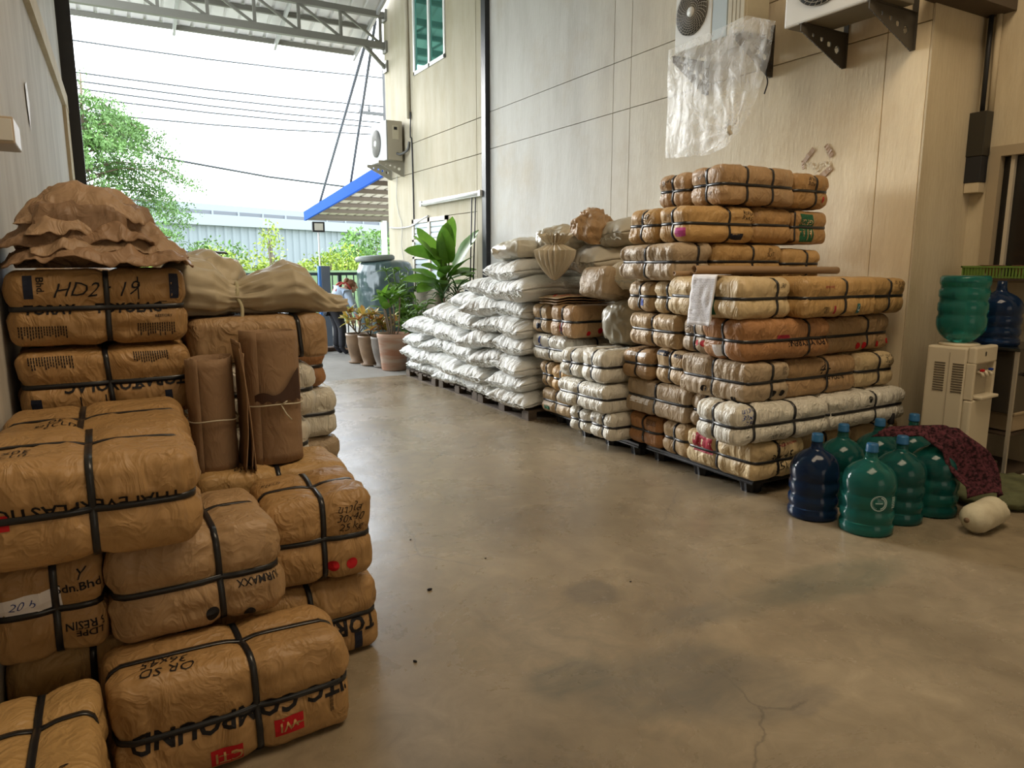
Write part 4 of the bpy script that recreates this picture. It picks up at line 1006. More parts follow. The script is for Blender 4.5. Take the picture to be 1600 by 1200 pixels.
# ------------------------------------------------------------------ woven sacks
SEAM = mat('sack_stitching', (0.45, 0.45, 0.40), rough=0.8)
def sack_mesh(seed, a, b, c, nx=52, ny=40, ear=0.035):
    """pillow sack: long axis x, sewn end seams at x=+-a"""
    V, F = lbox(nx, ny, 6)
    V = warp(V, 0.35).copy()
    ux, uy, uz = V.T
    rs = np.random.RandomState(seed); so = seed * 2.3
    prof = np.clip(1 - np.abs(ux) ** 7, 0, 1) ** 0.40
    tt = np.clip(1 - np.abs(uy) ** 2.8, 0, 1) ** 0.5
    side = np.abs(uz)
    wid = 1 - 0.07 * np.exp(-((1 - np.abs(ux)) / 0.2) ** 2) * 0 - 0.06 * (1 - np.abs(ux) ** 6)*0
    x = ux * a + ear * np.sign(ux) * np.abs(ux) ** 12 * (0.5 + 0.5 * uy * uy)
    hz = np.maximum(prof * tt, 0.05)
    y = uy * b * (1 - 0.10 * (1 - prof) * (1 - uy * uy)) * (0.94 + 0.06 * side)
    z = uz * c * hz
    P = np.stack([x + so, y, z * 0.5], 1)
    e = np.exp(-((1 - np.abs(ux)) / 0.16) ** 2)
    ple = ridged(np.stack([P[:, 0] * 3, P[:, 1] * 26 + P[:, 0] * 3, np.sign(uz) * 3.0 + so], 1))
    ring = ridged(np.stack([P[:, 0] * 17 + P[:, 1] * 1.5, P[:, 1] * 3.5, P[:, 2] * 3 + so], 1))
    low = noise(np.stack([P[:, 0] * 4.5, P[:, 1] * 5.5, np.sign(uz) * 2 + so], 1))
    amp = np.where(np.abs(uz) > 0.3, np.sign(uz), uz)
    z = z + amp * hz * (0.014 * ple * (0.35 + e) + 0.010 * ring + 0.022 * low)
    # ends round over: pleats press into the end
    endp = np.clip((np.abs(ux) - 0.8) / 0.2, 0, 1)
    x = x + np.sign(ux) * endp * 0.012 * ridged(np.stack([P[:, 1] * 24, uz * 1.2 + so, P[:, 0] * 0], 1))
    # slump over what lies below
    z = z + c * 0.30 * noise(np.stack([ux * 1.1 + so, uy * 1.3, uy * 0 + 1.7], 1)) - c * 0.45 * np.clip(np.abs(ux) - 0.72, 0, 1) * 1.5
    return np.stack([x, y, z], 1), F
_SK = []
for q in range(9):
    _SK.append(sack_mesh(60 + q, 0.42, 0.31, 0.098))
_skm = {}
def sack(label, x, y, z, wy=0.62, ln=0.84, h=0.2, rz=0.0, ry=0.0, rx=0.0, k=0, m=None, group='white sacks of the sack pile', name='woven_sack'):
    m = m or SACK
    root = thing(name, label, 'sack', (x, y, z), 0, group)
    root.rotation_euler = (rx, ry, rz)
    sc = (ln / 0.84, wy / 0.62, h / 0.2)
    key = (k % 9, m.name)
    if key not in _skm:
        V, F = _SK[k % 9]; me = bpy.data.meshes.new('sack_body'); me.from_pydata([tuple(v) for v in V], [], F); me.materials.append(m)
        me.polygons.foreach_set('use_smooth', [True] * len(me.polygons))
        pts = []; seams = []
        nn = 30
        for sgn in (-1, 1):
            bm = bmesh.new()
            pts = [(sgn * (0.42 + 0.03 * (0.5 + 0.5 * t * t) + 0.004), t * 0.295, -0.044 + 0.008 * math.sin(t * 19 + k) + 0.008 * math.sin(t * 47)) for t in np.linspace(-1, 1, nn)]
            add_tube(bm, pts, 0.006, 5)
            ms = bpy.data.meshes.new('end_seam'); bm.to_mesh(ms); bm.free(); ms.materials.append(SEAM); seams.append(ms)
        _skm[key] = (me, *seams)
    for nm, me in zip(('sack_body', 'end_seam', 'end_seam'), _skm[key]):
        o = bpy.data.objects.new(nm, me); C.objects.link(o); o.parent = root; o.scale = sc
        o.location = (0, 0, h / 2)
    return root
ORD = ['nearest the strapped bales', 'second from the strapped bales', 'third from the strapped bales', 'fourth from the strapped bales', 'fifth from the strapped bales', 'sixth and farthest from the strapped bales']
LAY = ['bottom layer', 'second layer', 'third layer', 'fourth layer', 'fifth layer', 'sixth layer', 'seventh layer', 'topmost layer']
# (Y centre, front X, rz, rx) for every sack end seen in the pile, nearest first
rows = [
    [(5.76, 3.13, .22, .06), (6.25, 3.18, .04, .02), (6.72, 3.22, -.03, 0), (7.22, 3.20, .10, -.05), (7.66, 3.22, .18, .03), (8.14, 3.24, -.05, 0)],
    [(5.80, 3.17, .10, -.08), (6.42, 3.10, .05, .04), (6.98, 3.12, -.05, .03), (7.42, 3.20, .02, 0), (7.78, 3.18, .12, -.12), (8.26, 3.22, 0, .04)],
    [(5.72, 3.16, -.06, .05), (6.20, 3.14, .16, -.12), (6.72, 3.16, .02, .06), (7.14, 3.22, -.03, 0), (7.60, 3.20, .12, -.10), (8.16, 3.22, .03, -.06)],
    [(5.76, 3.20, .03, 0), (6.36, 3.12, .14, -.14), (6.92, 3.16, -.04, .05), (7.38, 3.20, 0, 0), (7.82, 3.20, .06, .05), (8.20, 3.24, .10, -.04)],
    [(5.72, 3.16, -.03, .03), (6.20, 3.18, .10, -.10), (6.66, 3.16, -.05, .08), (7.14, 3.20, .04, 0), (7.58, 3.26, .10, .04)],
    [(5.78, 3.22, .02, 0), (6.34, 3.14, .25, -.10), (6.94, 3.30, .03, .04)],
    [(5.58, 3.12, -.03, 0), (6.14, 3.18, .05, .04), (6.74, 3.36, .15, .10)],
    [(5.76, 3.14, -.04, .0)],
]
zz = [.092, .215, .39, .565, .735, .905, 1.075, 1.25]
k = 0
for r, row in enumerate(rows):
    for i, (y, x, rzz, rxx) in enumerate(row):
        h = .155 if r == 0 else .20
        ln = 0.9; wy = .60 if r in (1, 3, 5) else .56
        if r == 6 and i == 0: ln, wy, h = 0.95, .64, .21
        if r == 7: ln, wy, h = 0.92, .66, .20
        lab = 'white woven sack, %s of the pile, %s' % (LAY[r], ORD[i])
        if r == 7: lab = 'white woven sack forming the topmost layer of the sack pile'
        if r == 0 and i == 5: lab = 'smooth flat white sack on the far corner of the wooden pallets'
        sack(lab, x + ln / 2 + .03, y, zz[r], wy, ln, h, rzz, 0.0, rxx, k)
        k += 1
# sacks of the row behind, against the wall
for r in range(7):
    for i in range(max(1, 5 - r)):
        sack('white woven sack of the rear row, against the right wall', 4.50, 5.74 + i * .62, zz[r], .60, .70, .19, 0, 0, 0, k + i * 3, group='rear row of sacks')
# greyish and beige bags lying above the dotted bales
sack('fat beige-grey sack lying above the tilted bale, lower of two', 3.98, 4.94, 1.33, .62, .95, .26, -0.12, 0, 0, 3, SACK_GREY, 'bags on top beside the wall')
sack('pale grey sack, upper of the two left of the ochre bales', 4.02, 4.88, 1.55, .56, .85, .21, 0.1, 0, 0, 5, SACK_GREY, 'bags on top beside the wall')
sack('supporting sack under the fat beige-grey sack, by the wall', 4.45, 4.95, 1.07, .6, .75, .25, 0, 0, 0, 2, SACK_GREY, 'bags on top beside the wall')
sack('small beige sack squeezed beside the fat sack, near the second stack', 3.70, 4.42, 1.22, .36, .5, .2, 0.3, 0, 0, 6, SACK_BEIGE, 'bags on top beside the wall')

# ------------------------------------------------------------------ crumpled things
PLASTIC = mat('clear_crumpled_plastic', (0.75, 0.73, 0.68), rough=0.22, spec=0.7, alpha=0.62, bump=0.6, bscale=12)
PLASTIC_D = mat('milky_plastic', (0.58, 0.54, 0.44), rough=0.3, spec=0.6, bump=0.6, bscale=12, var=0.2, vscale=6)
def blob(name, part, label, cat, loc, sx, sy, sz, m, seed, rz=0.0, n=30, amp=0.03, fr=7.0, fl=0.0, group=None, flat=0.25, stretch=(1, 1, 1), rot=None):
    root = thing(name, label, cat, loc, rz, group)
    if rot: root.rotation_euler = rot
    V, F = lbox(n, n, max(8, n // 2)); V = V.copy()
    U = V / np.linalg.norm(V, axis=1)[:, None]
    U = U * (1 - flat) + V * flat
    P = U * np.array([sx, sy, sz]) / 2
    Q = P * np.array(stretch) * fr + seed * 1.7
    d = fold(Q) * amp + noise(Q * 0.5) * amp * 1.2 + ridged(Q * 3.7) * amp * 0.25
    P = P + U * d[:, None]
    P[:, 2] += sz / 2
    P[:, 2] = np.maximum(P[:, 2], 0.0 + fl)
    mesh_obj(part, P, F, m, root)
    return root
def sheet(name, label, cat, f, nu, nv, m, group=None, loc=(0, 0, 0), rz=0, part='sheet', th=0.002, rot=None):
    root = thing(name, label, cat, loc, rz, group)
    if rot: root.rotation_euler = rot
    u, v = np.meshgrid(np.linspace(0, 1, nu + 1), np.linspace(0, 1, nv + 1)); u = u.ravel(); v = v.ravel()
    V = f(u, v)
    F = [(j * (nu + 1) + i, j * (nu + 1) + i + 1, (j + 1) * (nu + 1) + i + 1, (j + 1) * (nu + 1) + i) for j in range(nv) for i in range(nu)]
    o = mesh_obj(part, V, F, m, root)
    if th:
        md = o.modifiers.new('thickness', 'SOLIDIFY'); md.thickness = th; md.offset = 0
    return root
# pile of crumpled kraft bags on the lettered tower
PAPER_C = kraft('crumpled_kraft', (0.44, 0.29, 0.175), 0.25)
PAPER_D = kraft('crumpled_kraft_dark', (0.33, 0.205, 0.12), 0.25)
def crumple(i, label, cx, cy, z, sx, sy, hump, m, seed, rz):
    def f(u, v):
        x = (u - .5) * sx; y = (v - .5) * sy
        P = np.stack([x * 5 + seed, y * 5, u * 0 + seed * .7], 1)
        big = fold(P) * 0.045 + fold(P * 2.3) * 0.026 + ridged(P * 5.5) * .007
        e = np.clip(np.maximum(np.abs(u - .5), np.abs(v - .5)) * 2, 0, 1)
        d = hump * (1 - (2 * u - 1) ** 2 * 0.9) * (1 - (2 * v - 1) ** 2 * 0.8)
        x = x * (1 + 0.12 * noise(P * .7)); y = y * (1 + 0.12 * noise(P * .7 + 4))
        zz = d + big * (0.5 + 0.5 * e) - 0.05 * e ** 4
        return np.stack([x, y, np.maximum(zz, -0.02)], 1)
    return sheet('empty_paper_bag', label, 'paper bag', f, 84, 66, m, 'crumpled kraft bags on the lettered tower', (cx, cy, z), rz, th=0.004)
crumple(0, 'crumpled kraft bag at the bottom of the heap, jutting out at the right', 0.0, 3.16, 1.42, .60, .40, .05, PAPER_D, 2, -0.06)
crumple(1, 'folded kraft bag with a pale edge in the lower middle of the heap', 0.02, 3.18, 1.455, .52, .38, .06, PAPER_C, 5, 0.10)
crumple(2, 'dark crumpled kraft bag in the middle of the heap', -0.05, 3.20, 1.49, .50, .38, .08, PAPER_D, 8, -0.12)
crumple(3, 'crumpled kraft bag second from the top of the heap', -0.02, 3.22, 1.535, .46, .36, .09, PAPER_C, 11, 0.18)
crumple(4, 'crumpled kraft bag crowning the heap, domed and creased', -0.04, 3.24, 1.575, .40, .34, .12, PAPER_C, 15, -0.08)
blob('paper_wad', 'wad', 'dark folded kraft wad inside the heap, seen in its gaps', 'paper bag', (-0.03, 3.2, 1.40), .42, .30, .24, PAPER_D, 4, n=24, amp=.03, fr=8, group='crumpled kraft bags on the lettered tower')
# dark folded sheets behind
for k in range(3):
    def f(u, v, k=k): return np.stack([(u - .5) * .36, (v - .5) * .3, 0.012 * fold(np.stack([u * 4 + k, v * 3, u * 0 + k], 1))], 1)
    sheet('dark_plastic_sheet', ['lowest', 'middle', 'top'][k] + ' dark plastic sheet stacked behind the kraft heap', 'plastic sheet', f, 14, 10, PLB, 'dark sheets behind the kraft heap', (0.30 + .02 * k, 3.92, 1.425 + .02 * k), 0.1 * k, th=0.005)

# tied white bag lying across the column behind the rolls
BAGW = mat('dusty_white_bag', (0.52, 0.45, 0.32), rough=0.45, spec=0.4, bump=0.4, bscale=8, var=0.15, vscale=3)
wb = thing('tied_white_bag', 'big dusty white bag tied in the middle, its open end flaring out to the right', 'bag', (0.2, 3.40, 1.19), 0.0)
NU, NV = 110, 64; V = []; F = []
us = np.linspace(0, 1, NU + 1); aa = np.linspace(0, 2 * PI, NV, endpoint=False)
U_, A_ = np.meshgrid(us, aa, indexing='ij'); U_ = U_.ravel(); A_ = A_.ravel()
knots = [0, .04, .14, .28, .36, .42, .52, .68, .78, .86, .93, 1.0]
hz = np.interp(U_, knots, [.02, .09, .125, .105, .045, .04, .075, .11, .10, .06, .035, .028])
hy = np.interp(U_, knots, [.04, .13, .20, .17, .09, .09, .15, .20, .19, .15, .13, .12])
zc = np.interp(U_, knots, [.10, .11, .13, .11, .085, .08, .09, .12, .10, .055, .03, .03])
X = U_ * 0.80 - 0.02
P = np.stack([U_ * 4.5, np.cos(A_) * 2 + 3, np.sin(A_) * 2 + 5], 1)
w_ = fold(P * np.array([1, 1.2, 1.2])) * .022 + ridged(np.stack([U_ * 3, np.cos(A_) * 7, np.sin(A_) * 7], 1)) * .012 * (0.4 + np.exp(-((U_ - .39) / .14) ** 2) * 1.6)
Yb = np.cos(A_) * (hy + w_); Zb = zc + np.sin(A_) * (hz + w_)
Zb = np.maximum(Zb, 0.004)
V = np.stack([X + 0.01 * noise(P * 2), Yb, Zb], 1)
F = [(i * NV + j, i * NV + (j + 1) % NV, (i + 1) * NV + (j + 1) % NV, (i + 1) * NV + j) for i in range(NU) for j in range(NV)]
F.append(tuple(range(NV))[::-1])
mesh_obj('bag_body', V, F, BAGW, wb)
bm = bmesh.new()
pts = [(0.297 + .01 * math.sin(a), math.cos(a) * .105, .085 + math.sin(a) * .062) for a in np.linspace(0, 2 * PI, 26)]
add_tube(bm, pts, .009, 6); add_tube(bm, curve_pts([(0.29, -.10, .09), (0.31, -.13, .04), (0.30, -.15, -.02), (0.27, -.16, -.03)], 6), .008, 6)
bm_obj('tie_cord', bm, mat('tie_cord', (0.42, 0.38, 0.24), rough=0.6), wb, smooth=True)
for txt, px in (('12x20', .54),):
    Vt, Ft = text_mesh('ดำ\n12x20', 0.25, 0.01); Vt = Vt * 0.05
    W = np.stack([px + Vt[:, 0], -0.205 + Vt[:, 1] * 0.6 + 0.02, .165 + Vt[:, 1]], 1)
# second crumpled flap of white bag behind it
blob('loose_white_bag', 'bag_body', 'limp whitish bag heaped behind the tied bag, next to the kraft heap', 'bag', (0.38, 3.62, 1.20), .40, .3, .27, BAGW, 9, n=34, amp=.03, fr=6)

# paper rolls standing on the ochre bale
def paper_roll(label, x, y, z, r, h, m, seed, pieces, layers=5):
    root = thing('paper_roll', label, 'roll', (x, y, z), 0, 'paper rolls')
    V = []; F = []; n = 150; turns = layers; nz = 14
    for i in range(n + 1):
        t = i / n; a = -2.2 + t * 2 * PI * turns; rr = r * (0.42 + 0.58 * t)
        for j in range(nz + 1):
            s = j / nz
            q = rr * (1 + 0.012 * math.sin(s * 9 + seed) * t + 0.02 * math.sin(a * 2 + seed) + 0.01 * math.sin(5 * a + s * 6))
            V.append((q * math.cos(a), q * math.sin(a), s * (h * (0.96 + 0.04 * t)) + 0.006 * math.sin(a * 1.3)))
    V = [(a, b, max(c, 0)) for a, b, c in V]
    for i in range(n):
        for j in range(nz): F.append((i * (nz + 1) + j, (i + 1) * (nz + 1) + j, (i + 1) * (nz + 1) + j + 1, i * (nz + 1) + j + 1))
    o = mesh_obj('rolled_sheet', V, F, m, root); md = o.modifiers.new('thickness', 'SOLIDIFY'); md.thickness = 0.004
    tube('string', [((r + .004) * math.cos(a), (r + .004) * math.sin(a), h * .46 + .004 * math.sin(3 * a)) for a in np.linspace(0, 2 * PI, 40)], .003, STRING, root, seg=5)
    return root
r2 = paper_roll('smaller brown paper roll, tied with string, left of the big roll', .325, 2.93, .622, .088, .44, K_ROLL, 1, 1, 5)
r1 = paper_roll('big brown paper roll with a dark oil stain above its string', .555, 2.95, .622, .115, .53, K_ROLL, 2, 1, 6)
tube('string_knot', [(0.01, -.122, .245), (0.025, -.135, .21), (0.045, -.132, .185)], .003, STRING, r1, seg=5)
tube('string_knot', [(0.01, -.122, .245), (0.03, -.135, .262)], .003, STRING, r1, seg=5)
# oil stain on the roll: thin soaked patch that follows its surface
V = []; F = []; n = 24
for i in range(n + 1):
    t = i / n; a = -PI / 2 - 0.75 + 1.65 * t
    top = 0.285 + 0.012 * math.sin(t * 9) + 0.10 * max(0, (t - .35)) ** 1.1 * 1.6; bot = 0.258 + 0.006 * math.sin(t * 31)
    if t > .97: top = bot + .02
    for z in (bot, (bot + top) / 2, top): V.append((.1215 * math.cos(a), .1215 * math.sin(a), z))
for i in range(n):
    for j in range(2): F.append((i * 3 + j, (i + 1) * 3 + j, (i + 1) * 3 + j + 1, i * 3 + j + 1))
mesh_obj('oil_stain', V, F, mat('oil_soaked_paper', (0.055, 0.025, 0.015), rough=0.6), r1)
# folded sheets between the two rolls
for k in range(3):
    def f(u, v, k=k):
        return np.stack([.012 * np.sin(v * 3 + k) + .006 * fold(np.stack([u * 3 + k, v * 3, u * 0], 1)), (u - .5) * .20, v * (.50 - .02 * k)], 1)
    sheet('folded_paper_sheet', ['left', 'middle', 'right'][k] + ' upright brown sheet squeezed between the two paper rolls', 'paper', f, 8, 20, K_ROLL, 'sheets between the rolls', (.418 + .012 * k, 2.90, .622), 0, th=0.004)

# fan-gathered bundle of beige sacks, tilted bale, folded papers, plastic
fb = thing('gathered_sack_bundle', 'beige bundle of empty sacks gathered into a pleated fan with a frayed top', 'bundle', (3.30, 5.08, 1.27), 0)
nu, nv = 150, 26; V = []; F = []
for j in range(nv + 1):
    v = j / nv
    for i in range(nu + 1):
        u = i / nu * 2 * PI
        rad = 0.185 * (math.sin(min(v / .62, 1) * PI / 2) ** .7) if v < .62 else 0.185 - (v - .62) / .12 * .115 if v < .74 else .07 + (v - .74) * .32
        pl_ = 0.016 * math.asin(math.sin(u * 22 + 2 * math.sin(v * 3))) * (0.4 + v)
        q = rad + pl_ * (rad / .15)
        zz_ = .30 * (v / .74) if v < .74 else .30 + (v - .74) * .30 + 0.012 * math.sin(u * 17)
        V.append((q * math.cos(u) * .75, q * math.sin(u), zz_))
for j in range(nv):
    for i in range(nu): F.append((j * (nu + 1) + i, j * (nu + 1) + i + 1, (j + 1) * (nu + 1) + i + 1, (j + 1) * (nu + 1) + i))
mesh_obj('pleated_sacks', V, F, SACK_BEIGE, fb, smooth=False)
tube('tie_cord', [(.060 * math.cos(a), .075 * math.sin(a), .305) for a in np.linspace(0, 2 * PI, 24)], .007, STRING, fb, seg=5)
tb = bale(-.0, .0 + .001, 0, .001, 0, .001, K_TAN, 'x', 'x') if False else None
root = bale(3.30, 3.78, 4.44, 4.76, 1.085, 1.335, K_GREY, 'tilted greyish bale with crumpled end, leaning above the red dotted bale', GD, r=.07, xs=(0.35,), ys=(), zs=(), wr=.012)
root.rotation_euler = (0.0, 0.16, 0.10); root.location.z = 1.12
def f(u, v):
    return np.stack([(u - .5) * .55, (v - .5) * .30, .02 + .012 * fold(np.stack([u * 3, v * 2, u * 0 + 3], 1)) * (1 - v * 0) - .01 * (2 * u - 1) ** 2], 1)
for k in range(3):
    o = sheet('folded_kraft_sheet', ['lowest', 'middle', 'topmost'][k] + ' folded kraft sheet lying on the dotted bales', 'paper', f, 20, 12, K_TAN if k == 2 else K_BROWN, 'folded kraft sheets', (3.52, 5.08 + .01 * k, 1.07 + .022 * k), 0.05 * k - .03, th=0.006)
Vt, Ft = text_mesh('CTL', 0.0, 0.02)
top = o
ring = []
for i in range(41):
    a = 2 * PI * i / 40
    for q in (1.0, .86): ring.append((-.09 + .13 * q * math.cos(a), .0 + .085 * q * math.sin(a), 0))
ring = np.array(ring); ring[:, 2] = f(ring[:, 0] / .55 + .5, ring[:, 1] / .30 + .5)[:, 2] + .005
mesh_obj('red_oval_print', ring, [(2 * i, 2 * i + 2, 2 * i + 3, 2 * i + 1) for i in range(40)], INK_RED, top, smooth=False)
tp = np.stack([Vt[:, 0] * .07 - .09, Vt[:, 1] * .07, Vt[:, 0] * 0], 1); tp[:, 2] = f(tp[:, 0] / .55 + .5, tp[:, 1] / .30 + .5)[:, 2] + .005
mesh_obj('red_lettering', tp, Ft, INK_RED, top, smooth=False)
blob('crumpled_plastic_bag', 'film', 'knotted cloudy plastic bag lying on the topmost sack', 'plastic bag', (3.42, 5.78, 1.44), .55, .62, .19, PLASTIC_D, 3, n=40, amp=.028, fr=6, stretch=(1, .6, 1))
tube('knot', curve_pts([(3.14, 5.78, 1.50), (3.10, 5.80, 1.53), (3.09, 5.76, 1.50)], 5), .02, PLASTIC_D, None, seg=8, rads=None)['label'] = 'knot of cloudy plastic bag'
bpy.data.objects['knot']['category'] = 'knot'
kn = bpy.data.objects['knot']; pb = bpy.data.objects['crumpled_plastic_bag']; kn.parent = pb; kn.location = (-3.42, -5.78, -1.44); del kn['category']; del kn['label']
blob('shredded_plastic', 'film', 'heap of crinkled plastic strips behind the gathered bundle', 'plastic bag', (3.62, 5.40, 1.44), .45, .5, .26, PLASTIC_D, 13, n=40, amp=.035, fr=12, stretch=(.5, 1.5, 1.5))
blob('kraft_wad', 'wad', 'crumpled brown kraft bag at the very top, against the wall', 'paper bag', (3.66, 5.05, 1.66), .34, .26, .20, K_BROWN, 17, n=44, amp=.055, fr=7, rz=.5, rot=(0.2, -0.35, .5))
blob('translucent_bag', 'film', 'sagging grey plastic bag in the gap between the dotted bale and the second stack', 'plastic bag', (3.58, 4.38, .79), .45, .34, .33, mat('smoky_plastic', (0.30, 0.27, 0.20), rough=.35, spec=.6, bump=.5, bscale=9, var=.2, vscale=6), 19, n=30, amp=.03, fr=8)

# ------------------------------------------------------------------ things lying on the front stack
KT = mat('cardboard_tube', (0.36, 0.24, 0.14), rough=0.6)
def ctube(label, p, q, r):
    p = Vector(p); q = Vector(q); L = (q - p).length
    root = thing('cardboard_tube', label, 'tube', p, 0, 'cardboard tubes')
    o = lathe('tube_wall', [(r, 0), (r, L), (r - .006, L), (r - .006, 0), (r, 0)], KT, root, seg=24, cap=False)
    root.rotation_mode = 'QUATERNION'; root.rotation_quaternion = (q - p).to_track_quat('Z', 'Y')
    return root
ctube('upper long cardboard tube lying along the ledge in front of the ochre bales', (3.28, 3.42, 1.375), (4.72, 3.44, 1.362), .026)
ctube('lower thin cardboard tube whose open end sticks out beneath the other', (3.16, 3.47, 1.352), (4.3, 3.485, 1.350), .014)
# sheet of paper hanging over the cream bale
def f(u, v):
    s = v * .42; z = np.where(s < .12, 0.005, -(s - .12)); y = np.where(s < .12, -(s), -.12 - .004)
    b = .006 * fold(np.stack([u * 3, v * 5, u * 0], 1)) * (v > .2)
    return np.stack([z * 0 + b - .05 * np.clip(s - .12, 0, 1) * .3 + np.where(s < .12, .12 - s, 0), (u - .5) * .20 - .10 * np.clip(s - .12, 0, 1) * -1, z], 1)
pp = sheet('paper_sheet', 'white crumpled sheet of paper with faint print hanging over the cream bale', 'paper', f, 14, 26, PAPER_W, None, (3.145, 3.19, 1.342), 0, th=0.001)
V = []; F = []; rr = random.Random(2)
for r_ in range(26):
    s = .14 + r_ * .010; y = -.085
    while y < .07:
        l = rr.uniform(.008, .03); q = len(V)
        for (yy, ss) in ((y, s), (y + l, s), (y + l, s + .004), (y, s + .004)):
            P_ = f(np.array([yy / .20 + .5]), np.array([ss / .42]))[0]; V.append((P_[0] - .0022, P_[1], P_[2]))
        F.append((q, q + 1, q + 2, q + 3)); y += l + .006
mesh_obj('faint_print', V, F, mat('grey_ink', (0.45, 0.44, 0.48), rough=0.6), pp, smooth=False)

# ------------------------------------------------------------------ water bottles
def water_mat(name, col, a=1.0):
    m = mat(name, col, rough=0.12, spec=0.6, trans=0.75, ior=1.33)
    return m
TEAL = water_mat('teal_bottle_plastic', (0.035, 0.30, 0.27)); NAVY = water_mat('navy_bottle_plastic', (0.02, 0.06, 0.17))
TEAL2 = water_mat('deep_teal_bottle_plastic', (0.02, 0.22, 0.21))
CAPB = mat('blue_cap', (0.015, 0.11, 0.26), rough=0.4)
def bottle(label, x, y, m, rz=0.0, dent=False, z=0.0, tilt=None, flip=False, cap=True, emblem=False, h=1.0, group='large water bottles', R=0.134):
    root = thing('water_bottle', label, 'water bottle', (x, y, z), rz, group)
    prof = [(.0, .012), (R * .72, .004), (R * .92, .0), (R * 1.0, .014), (R * 1.0, .045), (R * .945, .058), (R * .945, .075), (R, .088), (R, .118), (R * .945, .13), (R * .945, .150), (R, .162),
            (R, .200), (R * .95, .213), (R * .95, .228), (R, .242), (R, .272), (R * .985, .29), (R * .93, .315), (R * .83, .338), (R * .66, .360), (R * .46, .377), (R * .31, .387), (R * .245, .398), (.031, .415), (.0285, .43), (.0275, .468), (.0, .468)]
    if flip: prof = [(a, (.387 - b)) for a, b in prof if b <= .387][::-1]; prof = [(0.03, 0.0)] + prof[0:]
    V = []; F = []; seg = 48
    for r, zz_ in prof:
        for k in range(seg):
            a = 2 * PI * k / seg; rr_ = r
            if dent:
                rr_ = r * (1 - .16 * math.exp(-((a - 4.9) / .5) ** 2 - ((zz_ - .30) / .05) ** 2) - .1 * math.exp(-((a - 4.0) / .3) ** 2 - ((zz_ - .34) / .03) ** 2))
            V.append((rr_ * math.cos(a), rr_ * math.sin(a), zz_ * h))
    n = len(prof)
    for i in range(n - 1):
        for k in range(seg): F.append((i * seg + k, i * seg + (k + 1) % seg, (i + 1) * seg + (k + 1) % seg, (i + 1) * seg + k))
    o = mesh_obj('bottle_body', V, F, m, root)
    bm = bmesh.new(); bm.from_mesh(o.data); bmesh.ops.remove_doubles(bm, verts=bm.verts, dist=1e-4); bmesh.ops.recalc_face_normals(bm, faces=bm.faces); bm.to_mesh(o.data); bm.free()
    if cap:
        lathe('cap', [(.0, .478), (.026, .478), (.030, .472), (.031, .440), (.033, .436), (.0305, .432)], CAPB, root, seg=24)
    if emblem:
        WP = mat('white_bottle_print', (0.45, 0.55, 0.55), rough=0.6)
        V = []; F = []; a0 = -2.15
        def P_(s, t, rr_=R + .0015): return (rr_ * math.cos(a0 + s / R), rr_ * math.sin(a0 + s / R), t)
        for i in range(32):
            a = 2 * PI * i / 32; b = 2 * PI * (i + .7) / 32
            for r0, r1 in ((.036, .042),):
                q = len(V); V += [P_(r0 * math.cos(a), .19 + r0 * math.sin(a)), P_(r1 * math.cos(a), .19 + r1 * math.sin(a)), P_(r1 * math.cos(b), .19 + r1 * math.sin(b)), P_(r0 * math.cos(b), .19 + r0 * math.sin(b))]
                F.append((q, q + 1, q + 2, q + 3))
        for i in range(22):      # wreath of small leaves around a plain centre line
            a = -PI / 2 + .35 + (PI - .7) * (i % 11) / 10; sg = 1 if i < 11 else -1
            cx, cz = sg * .030 * math.cos(a), .19 + .030 * math.sin(a); q = len(V)
            V += [P_(cx - .004, cz), P_(cx, cz - .0035), P_(cx + .006 * sg, cz + .001), P_(cx, cz + .004)]; F.append((q, q + 1, q + 2, q + 3))
        for i in range(6):
            x_ = -.018 + i * .0065; q = len(V); V += [P_(x_, .187), P_(x_ + .004, .187), P_(x_ + .004, .194), P_(x_, .194)]; F.append((q, q + 1, q + 2, q + 3))
        for k in range(7):
            q = len(V); V += [P_(.075, .215 - k * .009), P_(.10, .215 - k * .009), P_(.10, .2185 - k * .009), P_(.075, .2185 - k * .009)]; F.append((q, q + 1, q + 2, q + 3))
        mesh_obj('white_emblem', V, F, WP, root, smooth=False)
    return root
bottle('dented dark blue water bottle, leftmost, in front of the corner bale', 3.40, 2.52, NAVY, dent=True)
bottle('front teal water bottle with a round white emblem', 3.46, 2.23, TEAL, emblem=True)
bottle('teal water bottle just right of the one with the emblem', 3.76, 2.25, TEAL2, rz=1.0)
bottle('green teal water bottle between the dark blue one and the white bale', 3.74, 2.60, TEAL2, rz=2.0)
bottle('teal water bottle in the back row beside the cloth', 4.06, 2.58, TEAL2, rz=2.6)
bottle('teal water bottle under the maroon cloth, rightmost of the group', 4.04, 2.22, TEAL2, rz=.4)
bottle('teal water bottle behind the maroon cloth, its blue printed cap showing', 4.38, 2.56, TEAL2, rz=1.4, h=.96)

